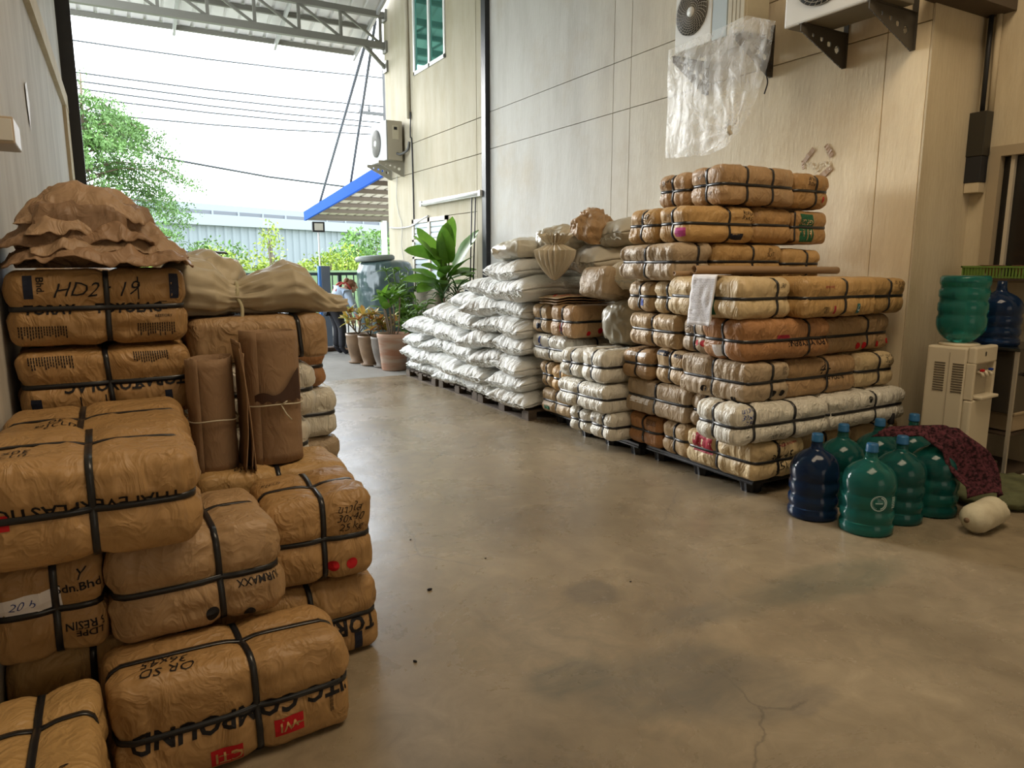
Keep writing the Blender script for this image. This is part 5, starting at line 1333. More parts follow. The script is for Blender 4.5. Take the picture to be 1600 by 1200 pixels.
# maroon cloth thrown over the bottles
CLO = mat('maroon_patterned_cloth', (0.11, 0.035, 0.045), rough=0.85, col2=(0.02, 0.01, 0.012), vscale=60, detail=1.0, spec=0.1)
def f(u, v):
    path = np.array([(3.90, 2.44, .465), (3.98, 2.32, .485), (4.04, 2.21, .505), (4.09, 2.09, .43), (4.11, 2.04, .32), (4.12, 2.0, .22), (4.11, 1.98, .16)])
    k = v * (len(path) - 1); c = np.stack([np.interp(k, range(len(path)), path[:, q]) for q in range(3)], 1)
    wd = np.interp(v, [0, .3, .6, 1], [.20, .25, .30, .20])
    s = (u - .5)
    fo = .03 * ridged(np.stack([u * 5, v * 1.6, u * 0 + 2], 1)) + .012 * ridged(np.stack([u * 12, v * 3, u * 0 + 7], 1))
    off = np.stack([s * wd * .90, -s * wd * .45, -np.abs(s) ** 1.7 * wd * (.9 - .5 * v)], 1)
    c = c + off; c[:, 0] += fo * .4; c[:, 1] -= fo * .9; c[:, 2] += fo * .5
    c[:, 2] = np.maximum(c[:, 2], .012); return c
sheet('maroon_cloth', 'dark maroon patterned cloth draped over the bottles down to the white float', 'cloth', f, 44, 50, CLO, th=0.004, part='cloth')

# white float
wf = thing('white_float', 'dirty white foam float lying on the floor in front of the cloth', 'float', (4.02, 1.92, .08), 0)
V, F = lbox(28, 16, 16); V = V / np.linalg.norm(V, axis=1)[:, None]
P = V.copy(); Rf = .078
P = np.stack([np.sign(V[:, 0]) * np.minimum(np.abs(V[:, 0]) * 3, 1) * .085 + V[:, 0] * Rf, V[:, 1] * Rf, V[:, 2] * Rf], 1)
sg = np.abs(V[:, 0]) < .34; sc_ = np.where(sg, Rf / np.maximum(np.sqrt(P[:, 1] ** 2 + P[:, 2] ** 2), 1e-6), 1); P[:, 1] *= sc_; P[:, 2] *= sc_
P += V * (noise(P * 25 + 3) * .003)[:, None]
o = mesh_obj('float_body', P, F, mat('dirty_foam', (0.60, 0.56, 0.42), rough=0.7, col2=(0.48, 0.43, 0.31), vscale=9, bump=0.2, bscale=60), wf)
o.rotation_euler = (0, 0, 0.10); o.scale = (1.05, 1, 1)
tube('plug', [(-.165, .0, .0), (-.176, .001, .0)], .014, mat('rusty_plug', (0.2, 0.13, 0.08), rough=.8), wf, seg=12)
# green folded sack on the floor
blob('green_sack', 'sack_body', 'flattened dull green sack on the floor beside the stool', 'sack', (4.62, 2.10, 0.0), .70, .42, .10, mat('dull_green_weave', (0.11, 0.12, 0.055), rough=0.8, var=.4, vscale=9, bump=.4), 5, n=34, amp=.02, fr=6, rz=-.35)

# ------------------------------------------------------------------ water dispenser on its stool
DW = mat('dispenser_ivory', (0.62, 0.55, 0.41), rough=0.35)
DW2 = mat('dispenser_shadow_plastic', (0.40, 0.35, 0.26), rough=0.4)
st = thing('wooden_stool', 'low dark wooden stand under the water dispenser', 'stand', (4.77, 2.52, 0), 0.06)
SW = mat('dark_stool_wood', (0.06, 0.04, 0.025), rough=.6, var=.3, vscale=5)
box('top_board', -.19, .21, -.19, .17, .115, .14, SW, st, bev=.004)
for a in (-.15, .17):
    for b in (-.16, .13): box('leg', a - .02, a + .02, b - .02, b + .02, 0, .115, SW, st)
box('side_rail', -.17, .19, -.18, -.16, .05, .10, SW, st)
dp = thing('water_dispenser', 'ivory standing water dispenser with side vents and front taps', 'water dispenser', (4.76, 2.52, .14), 0.07)
bm = bmesh.new()
# body shell with a recessed tap bay in the front (-y)
add_box(bm, -.15, .15, -.10, .14, .05, .755, .012)
bm_obj('body', bm, DW, dp)
box('base_plinth', -.135, .135, -.12, .125, 0, .05, DW, dp, bev=.006)
box('lower_door', -.145, .145, -.152, -.10, .06, .43, DW, dp, bev=.012)
box('top_panel', -.145, .145, -.152, -.10, .655, .765, DW, dp, bev=.012)
box('bay_side', -.145, -.118, -.150, -.10, .43, .66, DW, dp, bev=.005); box('bay_side', .118, .145, -.150, -.10, .43, .66, DW, dp, bev=.005)
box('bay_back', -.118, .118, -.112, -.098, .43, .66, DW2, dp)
box('drip_tray', -.10, .13, -.19, -.11, .435, .455, DW, dp, bev=.006)
for x, c in ((-.055, INK_RED), (0.0, DW), (.06, INK_BLUE)):
    tp_ = tube('tap', [(x, -.112, .60), (x, -.155, .60), (x, -.165, .575)], .012, DW, dp, seg=10)
    if c is not DW:
        box('tap_lever', x - .012, x + .012, -.168, -.146, .608, .622, c, dp, bev=.003)
for q in (-.075, .035):
    for k in range(12):
        z = .47 + k * .016
        box('vent_slat', -.1535, -.149, q - .035 + .02, q + .05, z, z + .007, mat('vent_shadow', (0.10, 0.08, 0.055), rough=.8), dp)
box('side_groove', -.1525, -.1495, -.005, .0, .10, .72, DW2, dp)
box('hinge', .146, .156, -.14, -.12, .20, .26, DW, dp)
lathe('bottle_collar', [(.115, 0), (.118, .012), (.10, .02), (.0, .02)], DW, dp, seg=32, loc=(0, .02, .755))
Vt, Ft = text_mesh('8', 0, .02)
mesh_obj('badge', np.stack([Vt[:, 0] * .04 - .02, Vt[:, 0] * 0 - .1535, Vt[:, 1] * .04 + .715], 1), Ft, INK, dp, smooth=False)
bottle('upturned teal water bottle seated on the dispenser', 4.76, 2.54, TEAL, z=.912, flip=True, cap=False, h=1.10, R=.142, group='water bottles on the dispensers')
# stainless cabinet dispenser at the frame edge
STN = mat('dark_stainless', (0.10, 0.09, 0.075), rough=.25, metal=.7)
cd = thing('steel_water_cooler', 'dark stainless water cooler cabinet with a tap, cut by the frame', 'water cooler', (5.22, 2.50, 0), 0)
box('left_post', -.22, -.20, -.20, -.18, .05, .87, mat('bright_edge', (0.45, 0.42, 0.36), rough=.3, metal=.5), cd)
box('cabinet', -.20, .26, -.17, .22, .45, .86, STN, cd, bev=.006)
box('top_plate', -.23, .28, -.21, .24, .86, .88, mat('dark_glass_top', (0.02, 0.02, 0.018), rough=.15), cd, bev=.004)
box('back_panel', -.20, .26, .18, .21, .02, .45, SW, cd)
for a in (.24,):
    box('post', a, a + .02, -.20, -.18, .05, .87, STN, cd)
box('shelf', -.20, .24, -.18, .18, .30, .315, SW, cd)
box('foot_rail', -.21, .24, -.2, .2, .03, .05, SW, cd)
tube('tap', [(-.06, -.17, .70), (-.06, -.23, .70), (-.06, -.235, .67)], .012, mat('chrome', (0.6, 0.6, 0.6), rough=.15, metal=1.0), cd, seg=10)
tube('tap_lever', [(-.085, -.215, .715), (-.03, -.215, .715)], .006, MATS['chrome'], cd, seg=8)
tag(box('storage_box', 5.10, 5.38, 2.33, 2.50, .32, .43, mat('beige_plastic_box', (0.35, 0.27, 0.17), rough=.5), None, bev=.01), 'beige lidded plastic box on the cooler shelf', 'box')
box('box_lid', 5.09, 5.39, 2.32, 2.51, .43, .45, MATS['beige_plastic_box'], bpy.data.objects['storage_box'], bev=.006)
tr_ = tag(box('white_tray', 4.93, 5.22, 2.20, 2.28, 0, .04, mat('white_tray_plastic', (0.55, 0.52, 0.46), rough=.4), None, bev=.006), 'white plastic tray strip on the floor in front of the cooler', 'tray')
cup = lathe('plastic_cup', [(.03, 0), (.036, .06), (.034, .06), (.028, .004), (0, .004)], MATS['white_tray_plastic'], None, seg=20, loc=(5.10, 2.14, 0)); tag(cup, 'small white plastic cup on the floor before the tray', 'cup')
bottle('dark blue green water bottle standing on the steel cooler', 5.12, 2.50, NAVY, z=.88, cap=False, h=.9, group='water bottles on the dispensers')
# green basket with pink bowls on a wall shelf
sh = tag(box('wall_shelf', 5.20, 5.52, 2.30, 2.84, 1.30, 1.315, SW, None), 'dark wall shelf carrying the green basket', 'shelf')
box('shelf_bracket', 5.49, 5.52, 2.80, 2.83, 1.18, 1.30, SW, sh); box('shelf_bracket', 5.49, 5.52, 2.32, 2.35, 1.18, 1.30, SW, sh)
gb = thing('green_basket', 'lime green plastic basket on the wall shelf under the window', 'basket', (5.36, 2.57, 1.316), 0)
GBM = mat('lime_plastic', (0.13, 0.22, 0.04), rough=.5)
box('basket_floor', -.14, .14, -.24, .24, 0, .006, GBM, gb); box('rim', -.152, -.14, -.25, .25, .068, .08, GBM, gb); box('rim', .14, .152, -.25, .25, .068, .08, GBM, gb)
box('rim', -.152, .152, -.252, -.24, .068, .08, GBM, gb); box('rim', -.152, .152, .24, .252, .068, .08, GBM, gb)
bm = bmesh.new()
for k in range(25):
    y = -.24 + k * .02; add_box(bm, -.147, -.142, y - .005, y + .005, 0, .07); add_box(bm, .142, .147, y - .005, y + .005, 0, .07)
for k in range(15):
    x = -.14 + k * .02; add_box(bm, x - .005, x + .005, -.247, -.242, 0, .07); add_box(bm, x - .005, x + .005, .242, .247, 0, .07)
bm_obj('basket_bars', bm, GBM, gb)['kind'] = 'stuff'
for k, y in enumerate((2.68, 2.48)):
    b_ = lathe('pink_bowl', [(.03, 0), (.075, .07), (.078, .072), (.07, .07), (.028, .006), (0, .006)], mat('pink_plastic', (0.48, 0.20, 0.18), rough=.4), None, seg=24, loc=(5.34, y, 1.33))
    tag(b_, 'pink plastic bowl in the green basket, the %s one' % ('left' if k == 0 else 'right'), 'bowl', 'pink bowls')
# things by the pier foot
mk = thing('marker_bottle', 'slim clear bottle with a black cap standing by the pier foot', 'bottle', (4.62, 2.86, 0), 0)
lathe('bottle', [(.018, 0), (.02, .01), (.02, .30), (.012, .33)], mat('smoky_clear', (0.25, 0.22, 0.17), rough=.2, trans=.4), mk, seg=16); lathe('cap', [(.02, .33), (.021, .335), (.021, .40), (.0, .40)], INK, mk, seg=16)
"""
"""

# ------------------------------------------------------------------ air conditioner units
ACB = mat('ac_ivory', (0.50, 0.45, 0.33), rough=0.45, var=.12, vscale=5); ACF = mat('ac_white', (0.66, 0.66, 0.63), rough=0.4)
ACG = mat('ac_grille_dark', (0.03, 0.03, 0.028), rough=0.6); BRK = mat('bracket_steel', (0.07, 0.06, 0.045), rough=0.6)
ACW = mat('ac_grille_wire', (0.45, 0.43, 0.38), rough=0.4)
def bracket(parent, y, x0, x1, z, h, m, name='wall_bracket'):
    """triangular plate with round holes, against the wall at x1"""
    ps = [(x0, z), (x1, z), (x1, z - h), (x1 - .04, z - h), (x0, z - .05)]
    bm = bmesh.new()
    L = x1 - x0; hs = [(x0 + L * .26, z - .045 - h * .06, .012), (x0 + L * .45, z - .05 - h * .10, .017), (x0 + L * .62, z - .06 - h * .15, .021), (x0 + L * .80, z - .07 - h * .22, .026)]
    def ring(y_): return [bm.verts.new((px, y_, pz)) for px, pz in ps]
    cols = 60
    # build as fine grid clipped by outline and holes -> thin plate
    def inside(px, pz):
        t = (px - x0) / L; low = z - .05 - max(0, min(1, t * L / (L - .04))) * (h - .05)
        if pz > z or pz < low - 1e-6: return False
        return all((px - a) ** 2 + (pz - b) ** 2 > r * r for a, b, r in hs)
    st_ = .006; nx_ = int(L / st_); nz_ = int(h / st_); vd = {}
    def vt(i, j, s):
        if (i, j, s) not in vd: vd[(i, j, s)] = bm.verts.new((x0 + i * st_, y + s * .004, z - j * st_))
        return vd[(i, j, s)]
    cells = {(i, j) for i in range(nx_) for j in range(nz_) if inside(x0 + (i + .5) * st_, z - (j + .5) * st_)}
    for (i, j) in cells:
        for s in (-1, 1): bm.faces.new([vt(i, j, s), vt(i + 1, j, s), vt(i + 1, j + 1, s), vt(i, j + 1, s)])
        for (di, dj, a, b) in ((-1, 0, (0, 0), (0, 1)), (1, 0, (1, 0), (1, 1)), (0, -1, (0, 0), (1, 0)), (0, 1, (0, 1), (1, 1))):
            if (i + di, j + dj) not in cells:
                bm.faces.new([vt(i + a[0], j + a[1], -1), vt(i + b[0], j + b[1], -1), vt(i + b[0], j + b[1], 1), vt(i + a[0], j + a[1], 1)])
    bmesh.ops.recalc_face_normals(bm, faces=bm.faces)
    o = bm_obj(name, bm, m, parent)
    box('bracket_flange', x0, x1, y - .02, y + .02, z - .004, z, m, o); box('bracket_wall_leg', x1 - .006, x1, y - .02, y + .02, z - h, z + .12, m, o)
    return o
def fan(parent, x, yc, zc, r, face=-1):
    """fan grille on a face whose normal is -x"""
    V = []; F = []; seg = 48
    o = lathe('fan_well', [(0, -.002), (r, -.002), (r, .002), (0, .002)], ACG, parent, seg=40); o.rotation_euler = (0, PI / 2, 0); o.location = (x - .003, yc, zc)
    bm = bmesh.new()
    for q in np.linspace(.2, 1.0, 9):
        rr = r * q; add_tube(bm, [(x - .012, yc + rr * math.cos(a), zc + rr * math.sin(a)) for a in np.linspace(0, 2 * PI, 40)], .0016, 4)
    for k in range(30):
        a = 2 * PI * k / 30
        add_tube(bm, [(x - .012, yc + r * t * math.cos(a + t * .7), zc + r * t * math.sin(a + t * .7)) for t in (.18, .4, .6, .8, 1.0)], .0018, 4)
    g = bm_obj('fan_grille', bm, ACW, parent)
    h = lathe('fan_hub', [(0, .0), (r * .22, .0), (r * .22, .008), (0, .010)], ACF, parent, seg=28); h.rotation_euler = (0, -PI / 2, 0); h.location = (x - .010, yc, zc)
# near left unit with the green energy panel
a1 = thing('air_conditioner', 'wall-mounted ivory outdoor air conditioner unit with the plastic bag hung from it', 'air conditioner', (4.70, 4.70, 3.22), 0, 'outdoor air conditioner units')
box('casing', -.14, .12, -.40, .40, 0, .62, ACB, a1, bev=.012)
box('front_panel', -.158, -.14, -.04, .39, .01, .61, ACF, a1, bev=.006)
fan(a1, -.160, .19, .30, .185)
box('pale_blue_panel', -.156, -.14, -.21, -.05, .01, .61, mat('ac_pale_blue', (0.40, 0.47, 0.50), rough=.4), a1, bev=.004)
box('yellow_label', -.158, -.156, -.17, -.10, .36, .44, mat('label_yellow', (0.55, 0.42, 0.10), rough=.5), a1)
box('corner_panel', -.156, -.14, -.395, -.22, .01, .61, ACB, a1, bev=.004)
for q in (-.35, -.31, -.27): box('panel_groove', -.158, -.155, q, q + .006, .02, .60, mat('groove_tan', (0.25, 0.22, 0.15), rough=.7), a1)
box('foot_rail', -.15, .15, -.36, -.32, -.025, 0, BRK, a1)
bracket(a1, -.38, -.22, .198, -.025, .28, BRK); bracket(a1, .34, -.22, .198, -.025, .28, BRK)
tube('cable_tail', curve_pts([(.17, -.40, -.20), (.10, -.42, -.28), (.12, -.42, -.36), (.09, -.42, -.45)], 5), .006, STEEL_BLK, a1, seg=5)
# near right unit seen from below
a2 = thing('air_conditioner', 'outdoor air conditioner unit seen from below, at the top edge right of the plastic bag', 'air conditioner', (4.62, 3.42, 3.08), 0, 'outdoor air conditioner units')
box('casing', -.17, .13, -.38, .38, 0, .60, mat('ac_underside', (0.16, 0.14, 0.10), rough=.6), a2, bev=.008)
box('front_panel', -.20, -.17, -.385, .385, .0, .60, ACF, a2, bev=.014)
fan(a2, -.203, .08, .31, .235)
bracket(a2, .22, -.22, .278, -.005, .24, BRK); bracket(a2, -.30, -.22, .278, -.005, .24, BRK)
# far unit outside
a3 = thing('air_conditioner', 'white outdoor air conditioner unit on brackets at the far corner of the cream wall', 'air conditioner', (4.72, 12.92, 3.22), 0, 'outdoor air conditioner units')
box('casing', -.15, .13, -.42, .42, 0, .68, mat('ac_side_brown', (0.36, 0.32, 0.24), rough=.5), a3, bev=.012)
box('front_panel', -.172, -.15, -.42, .42, 0, .68, mat('ac_far_white', (0.34, 0.34, 0.33), rough=.6, spec=.1), a3, bev=.008)  # one even white, darker than on the near units
fan(a3, -.175, .12, .34, .24)
box('side_hatch', -.06, .06, -.428, -.42, .36, .60, ACB, a3, bev=.003); box('rating_label', -.03, .03, -.431, -.428, .52, .57, INK, a3)
bracket(a3, -.34, -.30, .178, -.01, .26, mat('bracket_grey', (0.30, 0.28, 0.22), rough=.6)); bracket(a3, .30, -.30, .178, -.01, .26, MATS['bracket_grey'])
tube('refrigerant_pipe', curve_pts([(.02, -.42, .12), (.06, -.50, .10), (.14, -.62, .16), (.165, -.66, .30)], 6), .022, STEEL_GR, a3, seg=8)
# downpipes and cables on the outer wall
dn = tube('downpipe', [(4.87, 12.22, 7.2), (4.87, 12.22, 3.9)], .035, W_OUT, None, seg=12); tag(dn, 'cream painted downpipe on the outer wall left of the green window', 'pipe')
d2 = tube('black_cable', curve_pts([(4.88, 12.16, 4.0), (4.87, 12.17, 3.6), (4.885, 12.14, 3.3), (4.885, 12.14, 0.9)], 6), .012, STEEL_BLK, None, seg=6); tag(d2, 'black cable running down the cream wall from the downpipe', 'cable')
d3 = tube('grey_cable', curve_pts([(4.88, 13.35, 2.08), (4.86, 12.8, 2.05), (4.86, 12.2, 2.06), (4.87, 11.8, 2.14), (4.87, 11.45, 2.20)], 6), .012, ALU, None, seg=6); tag(d3, 'grey cable sagging across the cream wall to the lamp fitting', 'cable')
d4 = tube('thin_cable', curve_pts([(4.88, 12.9, 3.0), (4.88, 12.95, 2.6), (4.88, 12.85, 2.3), (4.88, 12.7, 2.1), (4.88, 12.75, 1.7), (4.88, 12.6, 1.3)], 6), .006, ALU, None, seg=5); tag(d4, 'thin wavy cable hanging under the far air conditioner unit', 'cable')
tl = thing('tube_light', 'long white tube light fitting slanting along the cream wall above the plants', 'lamp', (4.84, 10.5, 2.37), 0)
box('batten', -.02, .06, -1.10, 1.10, .0, .075, ACF, tl, bev=.004)
tube('lamp_tube', [(-.035, -1.05, .03), (-.035, 1.05, .03)], .016, mat('tube_glass', (0.8, 0.8, 0.78), rough=.2), tl, seg=10)
box('end_cap', -.05, .06, -1.14, -1.06, -.01, .075, ACF, tl, bev=.004); box('end_cap', -.05, .06, 1.06, 1.14, -.01, .075, ACF, tl, bev=.004)
fs = thing('pole_weight', 'two thin black poles standing in a black bucket behind the far sacks', 'pole', (4.72, 9.52, 0), 0)
lathe('bucket', [(.09, 0), (.11, 1.12), (.0, 1.12)], STEEL_BLK, fs, seg=20); 
tube('pole', [(-.02, 0, 1.1), (.03, .02, 2.35)], .010, STEEL_BLK, fs, seg=6); tube('pole', [(.03, 0, 1.1), (.09, .02, 2.35)], .010, STEEL_BLK, fs, seg=6)

# clear plastic bag hung under the left unit
HB = bpy.data.materials.new('clear_film'); HB.use_nodes = True
nt = HB.node_tree; b = nt.nodes['Principled BSDF']; b.inputs['Base Color'].default_value = (0.86, 0.86, 0.84, 1); b.inputs['Roughness'].default_value = 0.32; b.inputs['Specular IOR Level'].default_value = 0.8
tcn = node(nt, 'ShaderNodeTexCoord'); nz_ = node(nt, 'ShaderNodeTexNoise'); nz_.inputs['Scale'].default_value = 6; nz_.inputs['Detail'].default_value = 6; nz_.inputs['Distortion'].default_value = 1.5
mpn = node(nt, 'ShaderNodeMapping'); mpn.inputs['Scale'].default_value = (1, 1.3, 1.0); nt.links.new(tcn.outputs['Object'], mpn.inputs[0]); nt.links.new(mpn.outputs[0], nz_.inputs['Vector'])
rp = node(nt, 'ShaderNodeValToRGB'); rp.color_ramp.elements[0].position = .42; rp.color_ramp.elements[0].color = (.20, .20, .20, 1); rp.color_ramp.elements[1].position = .62; rp.color_ramp.elements[1].color = (.36, .36, .36, 1)
nt.links.new(nz_.outputs['Fac'], rp.inputs[0]); nt.links.new(rp.outputs[0], b.inputs['Alpha'])
bpn = node(nt, 'ShaderNodeBump'); bpn.inputs['Strength'].default_value = .7; bpn.inputs['Distance'].default_value = .02; nt.links.new(nz_.outputs['Fac'], bpn.inputs['Height']); nt.links.new(bpn.outputs[0], b.inputs['Normal'])
hb = thing('clear_plastic_bag', 'large clear plastic bag hanging knotted from the left air conditioner unit', 'plastic bag', (4.46, 4.58, 3.20), 0)
nu, nv = 70, 70; V = []; F = []
u, v = np.meshgrid(np.linspace(0, 1, nu + 1), np.linspace(0, 1, nv + 1)); u = u.ravel(); v = v.ravel()
yl = .50 + 0 * v; yr = np.interp(v, [0, .3, .6, .85, 1], [-.60, -.58, -.56, -.53, -.50])
Yq = yl + (yr - yl) * u
top_ = np.interp(u, [0, .4, .8, 1], [.05, .07, .09, .0]); bot = np.interp(u, [0, .45, .66, .78, .88, .95, 1], [-.86, -.88, -.84, -.76, -.64, -.50, -.38])
Zq = top_ + (bot - top_) * v
# film bulges out from the wall and gathers to the knot near its lower right
kd = np.exp(-(((Yq + .30) / .28) ** 2 + ((Zq + .74) / .28) ** 2))
ang = np.arctan2(Zq + .74, Yq + .30)
P = np.stack([Yq * 3.2 + 2, Zq * 1.2, Yq * 0 + 4], 1)
Xq = .0 - .05 * np.sin(PI * u) * np.sin(PI * np.clip(v, 0, 1)) + .012 * fold(P * 1.2) + .003 * ridged(P * 4) + .02 * kd * np.sin(ang * 14)
for sgn, nm in ((0, 'front_film'), (1, 'back_film')):
    W = np.stack([Xq if sgn == 0 else .07 + .03 * fold(P * 1.3 + 9), Yq, Zq], 1)
    F = [(j * (nu + 1) + i, j * (nu + 1) + i + 1, (j + 1) * (nu + 1) + i + 1, (j + 1) * (nu + 1) + i) for j in range(nv) for i in range(nu)]
    mesh_obj(nm, W, F, HB, hb)
tube('knot', curve_pts([(-.04, -.30, -.72), (-.06, -.31, -.75), (-.04, -.32, -.78)], 5), .018, PLASTIC_D, hb, seg=8)

# tape remains on the wall
tpz = thing('torn_tape', 'torn brown tape strips and glue marks left on the right wall above the stack', 'tape', (4.895, 3.8, 2.15), 0)
def strip(name, y, z, w_, h_, a, m, s=1):
    V, F = [], []; rr = random.Random(s); n = 8
    for i in range(n + 1):
        t = i / n - .5
        for q in (-.5, .5):
            lx_ = t * w_; lz_ = q * h_ * (1 + (rr.uniform(-.25, .1)))
            V.append((-.002 - .003 * rr.random(), y + lx_ * math.cos(a) - lz_ * math.sin(a), z + lx_ * math.sin(a) + lz_ * math.cos(a)))
    for i in range(n): F.append((2 * i, 2 * i + 2, 2 * i + 3, 2 * i + 1))
    o = mesh_obj(name, V, F, m, tpz, smooth=False); md = o.modifiers.new('t', 'SOLIDIFY'); md.thickness = .001
strip('tape_strip', .09, .10, .12, .04, -.8, TAPE_BR, 1); strip('tape_strip', -.09, .11, .11, .04, .95, TAPE_BR, 2); strip('tape_strip', -.07, -.05, .12, .045, -.6, TAPE_BR, 3); strip('tape_strip', .14, .03, .07, .02, 1.4, TAPE_BR, 4)
GLUE = mat('glue_residue', (0.62, 0.54, 0.40), rough=.8)
for k in range(7): strip('glue_mark', .08 - .03 * k, .03 - .015 * ((k * 5) % 4), .07, .012, .3 + k * .7, GLUE, 9 + k)
# torn paper and switch box on the left wall
tp = thing('torn_poster_scrap', 'torn white paper scrap on the left wall', 'paper', (lx(4.9) + .003, 4.9, 2.28), 0)
mesh_obj('paper_scrap', [(0.002, -.06, .09), (0.002, .06, .13), (0.004, .10, .02), (0.002, .04, -.10), (.003, 0, -.14), (0.002, -.05, -.02)], [(0, 1, 2, 3, 4, 5)], PAPER_W, tp, smooth=False).modifiers.new('t', 'SOLIDIFY').thickness = .001
sb = thing('switch_box', 'pale switch box standing off the left wall at the frame edge', 'switch box', (lx(3.3) + .03, 3.3, 1.89), 0)
box('box_body', -.03, .055, -.10, .14, -.05, .045, mat('switch_box_beige', (0.50, 0.42, 0.32), rough=.5), sb, bev=.005); box('box_face', -.02, .05, -.106, -.10, -.04, .035, ACF, sb, bev=.002)
# breaker box and conduit in the alcove corner
br = thing('breaker_box', 'tall black breaker box in the alcove corner with a conduit rising from it', 'breaker box', (5.47, 2.93, 1.96), 0)
box('upper_case', -.05, .04, -.06, .06, .20, .50, mat('breaker_dark', (0.03, 0.027, 0.02), rough=.4), br, bev=.004); box('lower_case', -.045, .04, -.055, .055, .02, .20, STEEL_BLK, br, bev=.004)
box('terminal_cover', -.04, .04, -.05, .05, -.05, .02, W_PIL, br, bev=.003)
tube('conduit', [(0, 0, .50), (.01, .01, 1.26)], .016, STEEL_BLK, br, seg=8); tube('conduit', [(.03, -.04, .50), (.035, -.03, 1.26)], .02, W_PIL, br, seg=8)

# ------------------------------------------------------------------ tank wrapped in film
tk = thing('water_tank', 'big dark green water tank wrapped in shiny film behind the plants', 'tank', (4.28, 12.0, 0), 0)
prof = [(.44, .0), (.46, .05), (.47, .5), (.48, 1.0), (.47, 1.28), (.42, 1.42), (.30, 1.46), (.0, 1.46)]
V = []; F = []; seg = 90; rows_ = 46
pr_, pz_ = [p[0] for p in prof[:-1]], [p[1] for p in prof[:-1]]
for j in range(rows_ + 1):
    z = 1.46 * j / rows_; r = np.interp(z, pz_, pr_)
    for k in range(seg):
        a = 2 * PI * k / seg; V.append([math.cos(a), math.sin(a), z, r])
V = np.array(V); Q = np.stack([V[:, 0] * 2.2, V[:, 1] * 2.2, V[:, 2] * 2.4], 1)
r = V[:, 3] * (1 + .045 * fold(Q * 1.4) + .02 * ridged(Q * 4))
W = np.stack([V[:, 0] * r, V[:, 1] * r, V[:, 2]], 1)
F = [(j * seg + k, j * seg + (k + 1) % seg, (j + 1) * seg + (k + 1) % seg, (j + 1) * seg + k) for j in range(rows_) for k in range(seg)]
F.append(tuple(rows_ * seg + k for k in range(seg)))
mesh_obj('film_wrapped_body', W, F, mat('film_over_green', (0.05, 0.085, 0.085), rough=.28, spec=.6, bump=.8, bscale=7, coat=.5), tk)
lathe('lid', [(.0, 1.46), (.33, 1.46), (.34, 1.48), (.34, 1.52), (.30, 1.55), (0, 1.56)], mat('tank_lid_grey', (0.13, 0.15, 0.13), rough=.5), tk, seg=36, loc=(-.08, 0, -.01)).rotation_euler = (0, -.07, 0)

# ------------------------------------------------------------------ potted plants
POT = mat('terracotta', (0.36, 0.17, 0.10), rough=.8, col2=(0.42, 0.32, 0.24), vscale=4, stretch=(.4, .4, 3)); POTB = mat('glazed_brown', (0.21, 0.13, 0.07), rough=.45, var=.3, vscale=5); SOIL = mat('soil', (0.05, 0.035, 0.02), rough=.95)
POTG = mat('glazed_grey', (0.20, 0.17, 0.14), rough=.5, var=.3, vscale=5)
def pot(root, r, h, m, kind=0):
    if kind: prof = [(r * .62, 0), (r * .66, .02), (r * .60, .035), (r * .80, h * .35), (r * .98, h * .72), (r * .97, h * .88), (r * 1.02, h * .93), (r * 1.02, h), (r * .92, h), (r * .9, h * .93), (0, h * .93)]
    else: prof = [(r * .74, 0), (r * .76, .01), (r * .95, h * .86), (r * 1.0, h * .88), (r * 1.02, h), (r * .94, h), (r * .92, h * .94), (0, h * .94)]
    o = lathe('pot', prof, m, root, seg=32); lathe('soil', [(0, h * .94), (r * .92, h * .942), (r * .9, h * .90)], SOIL, root, seg=20)
    if kind: lathe('saucer', [(0, 0.001), (r * .78, .001), (r * .86, .022), (r * .80, .024), (0, .012)], m, root, seg=28)
def leaf_mesh(L, W, bend, fold_=.25, n=9, wave=0.0, tip=1.0):
    V = []; F = []
    for i in range(n + 1):
        t = i / n; w_ = W * (math.sin(PI * min(1, t ** .9 * .95 + .05)) ** .6) if tip else W
        a = bend * t; x = L * t * math.cos(a * .6); z = L * t * math.sin(.0) - L * bend * .45 * t * t
        for s in (-1, -.5, 0, .5, 1):
            V.append((x, s * w_ / 2, z + abs(s) * w_ * fold_ + wave * math.sin(t * 14) * abs(s)))
    for i in range(n):
        for j in range(4): F.append((i * 5 + j, (i + 1) * 5 + j, (i + 1) * 5 + j + 1, i * 5 + j + 1))
    me = bpy.data.meshes.new('leaf'); me.from_pydata(V, [], F); me.polygons.foreach_set('use_smooth', [True] * len(me.polygons)); return me
def leafmat(name, c, c2, rough=.4):
    m = mat(name, c, rough=rough, col2=c2, vscale=3, spec=.4)
    nt = m.node_tree; b = nt.nodes['Principled BSDF']; out = nt.nodes['Material Output']
    tr = node(nt, 'ShaderNodeBsdfTranslucent'); mx = node(nt, 'ShaderNodeMixShader'); mx.inputs[0].default_value = .28
    src = b.inputs['Base Color'].links[0].from_socket; nt.links.new(src, tr.inputs['Color'])
    nt.links.new(b.outputs[0], mx.inputs[1]); nt.links.new(tr.outputs[0], mx.inputs[2]); nt.links.new(mx.outputs[0], out.inputs['Surface'])
    return m
LG = leafmat('broad_leaf', (0.16, 0.33, 0.035), (0.09, 0.21, 0.025)); LD = leafmat('dark_blade', (0.05, 0.11, 0.025), (0.025, 0.06, 0.015)); LS = leafmat('shrub_leaf', (0.13, 0.25, 0.03), (0.06, 0.13, 0.02))
LO = leafmat('croton_orange', (0.52, 0.22, 0.08), (0.45, 0.36, 0.06)); LY = leafmat('croton_yellow', (0.50, 0.42, 0.10), (0.30, 0.30, 0.05))
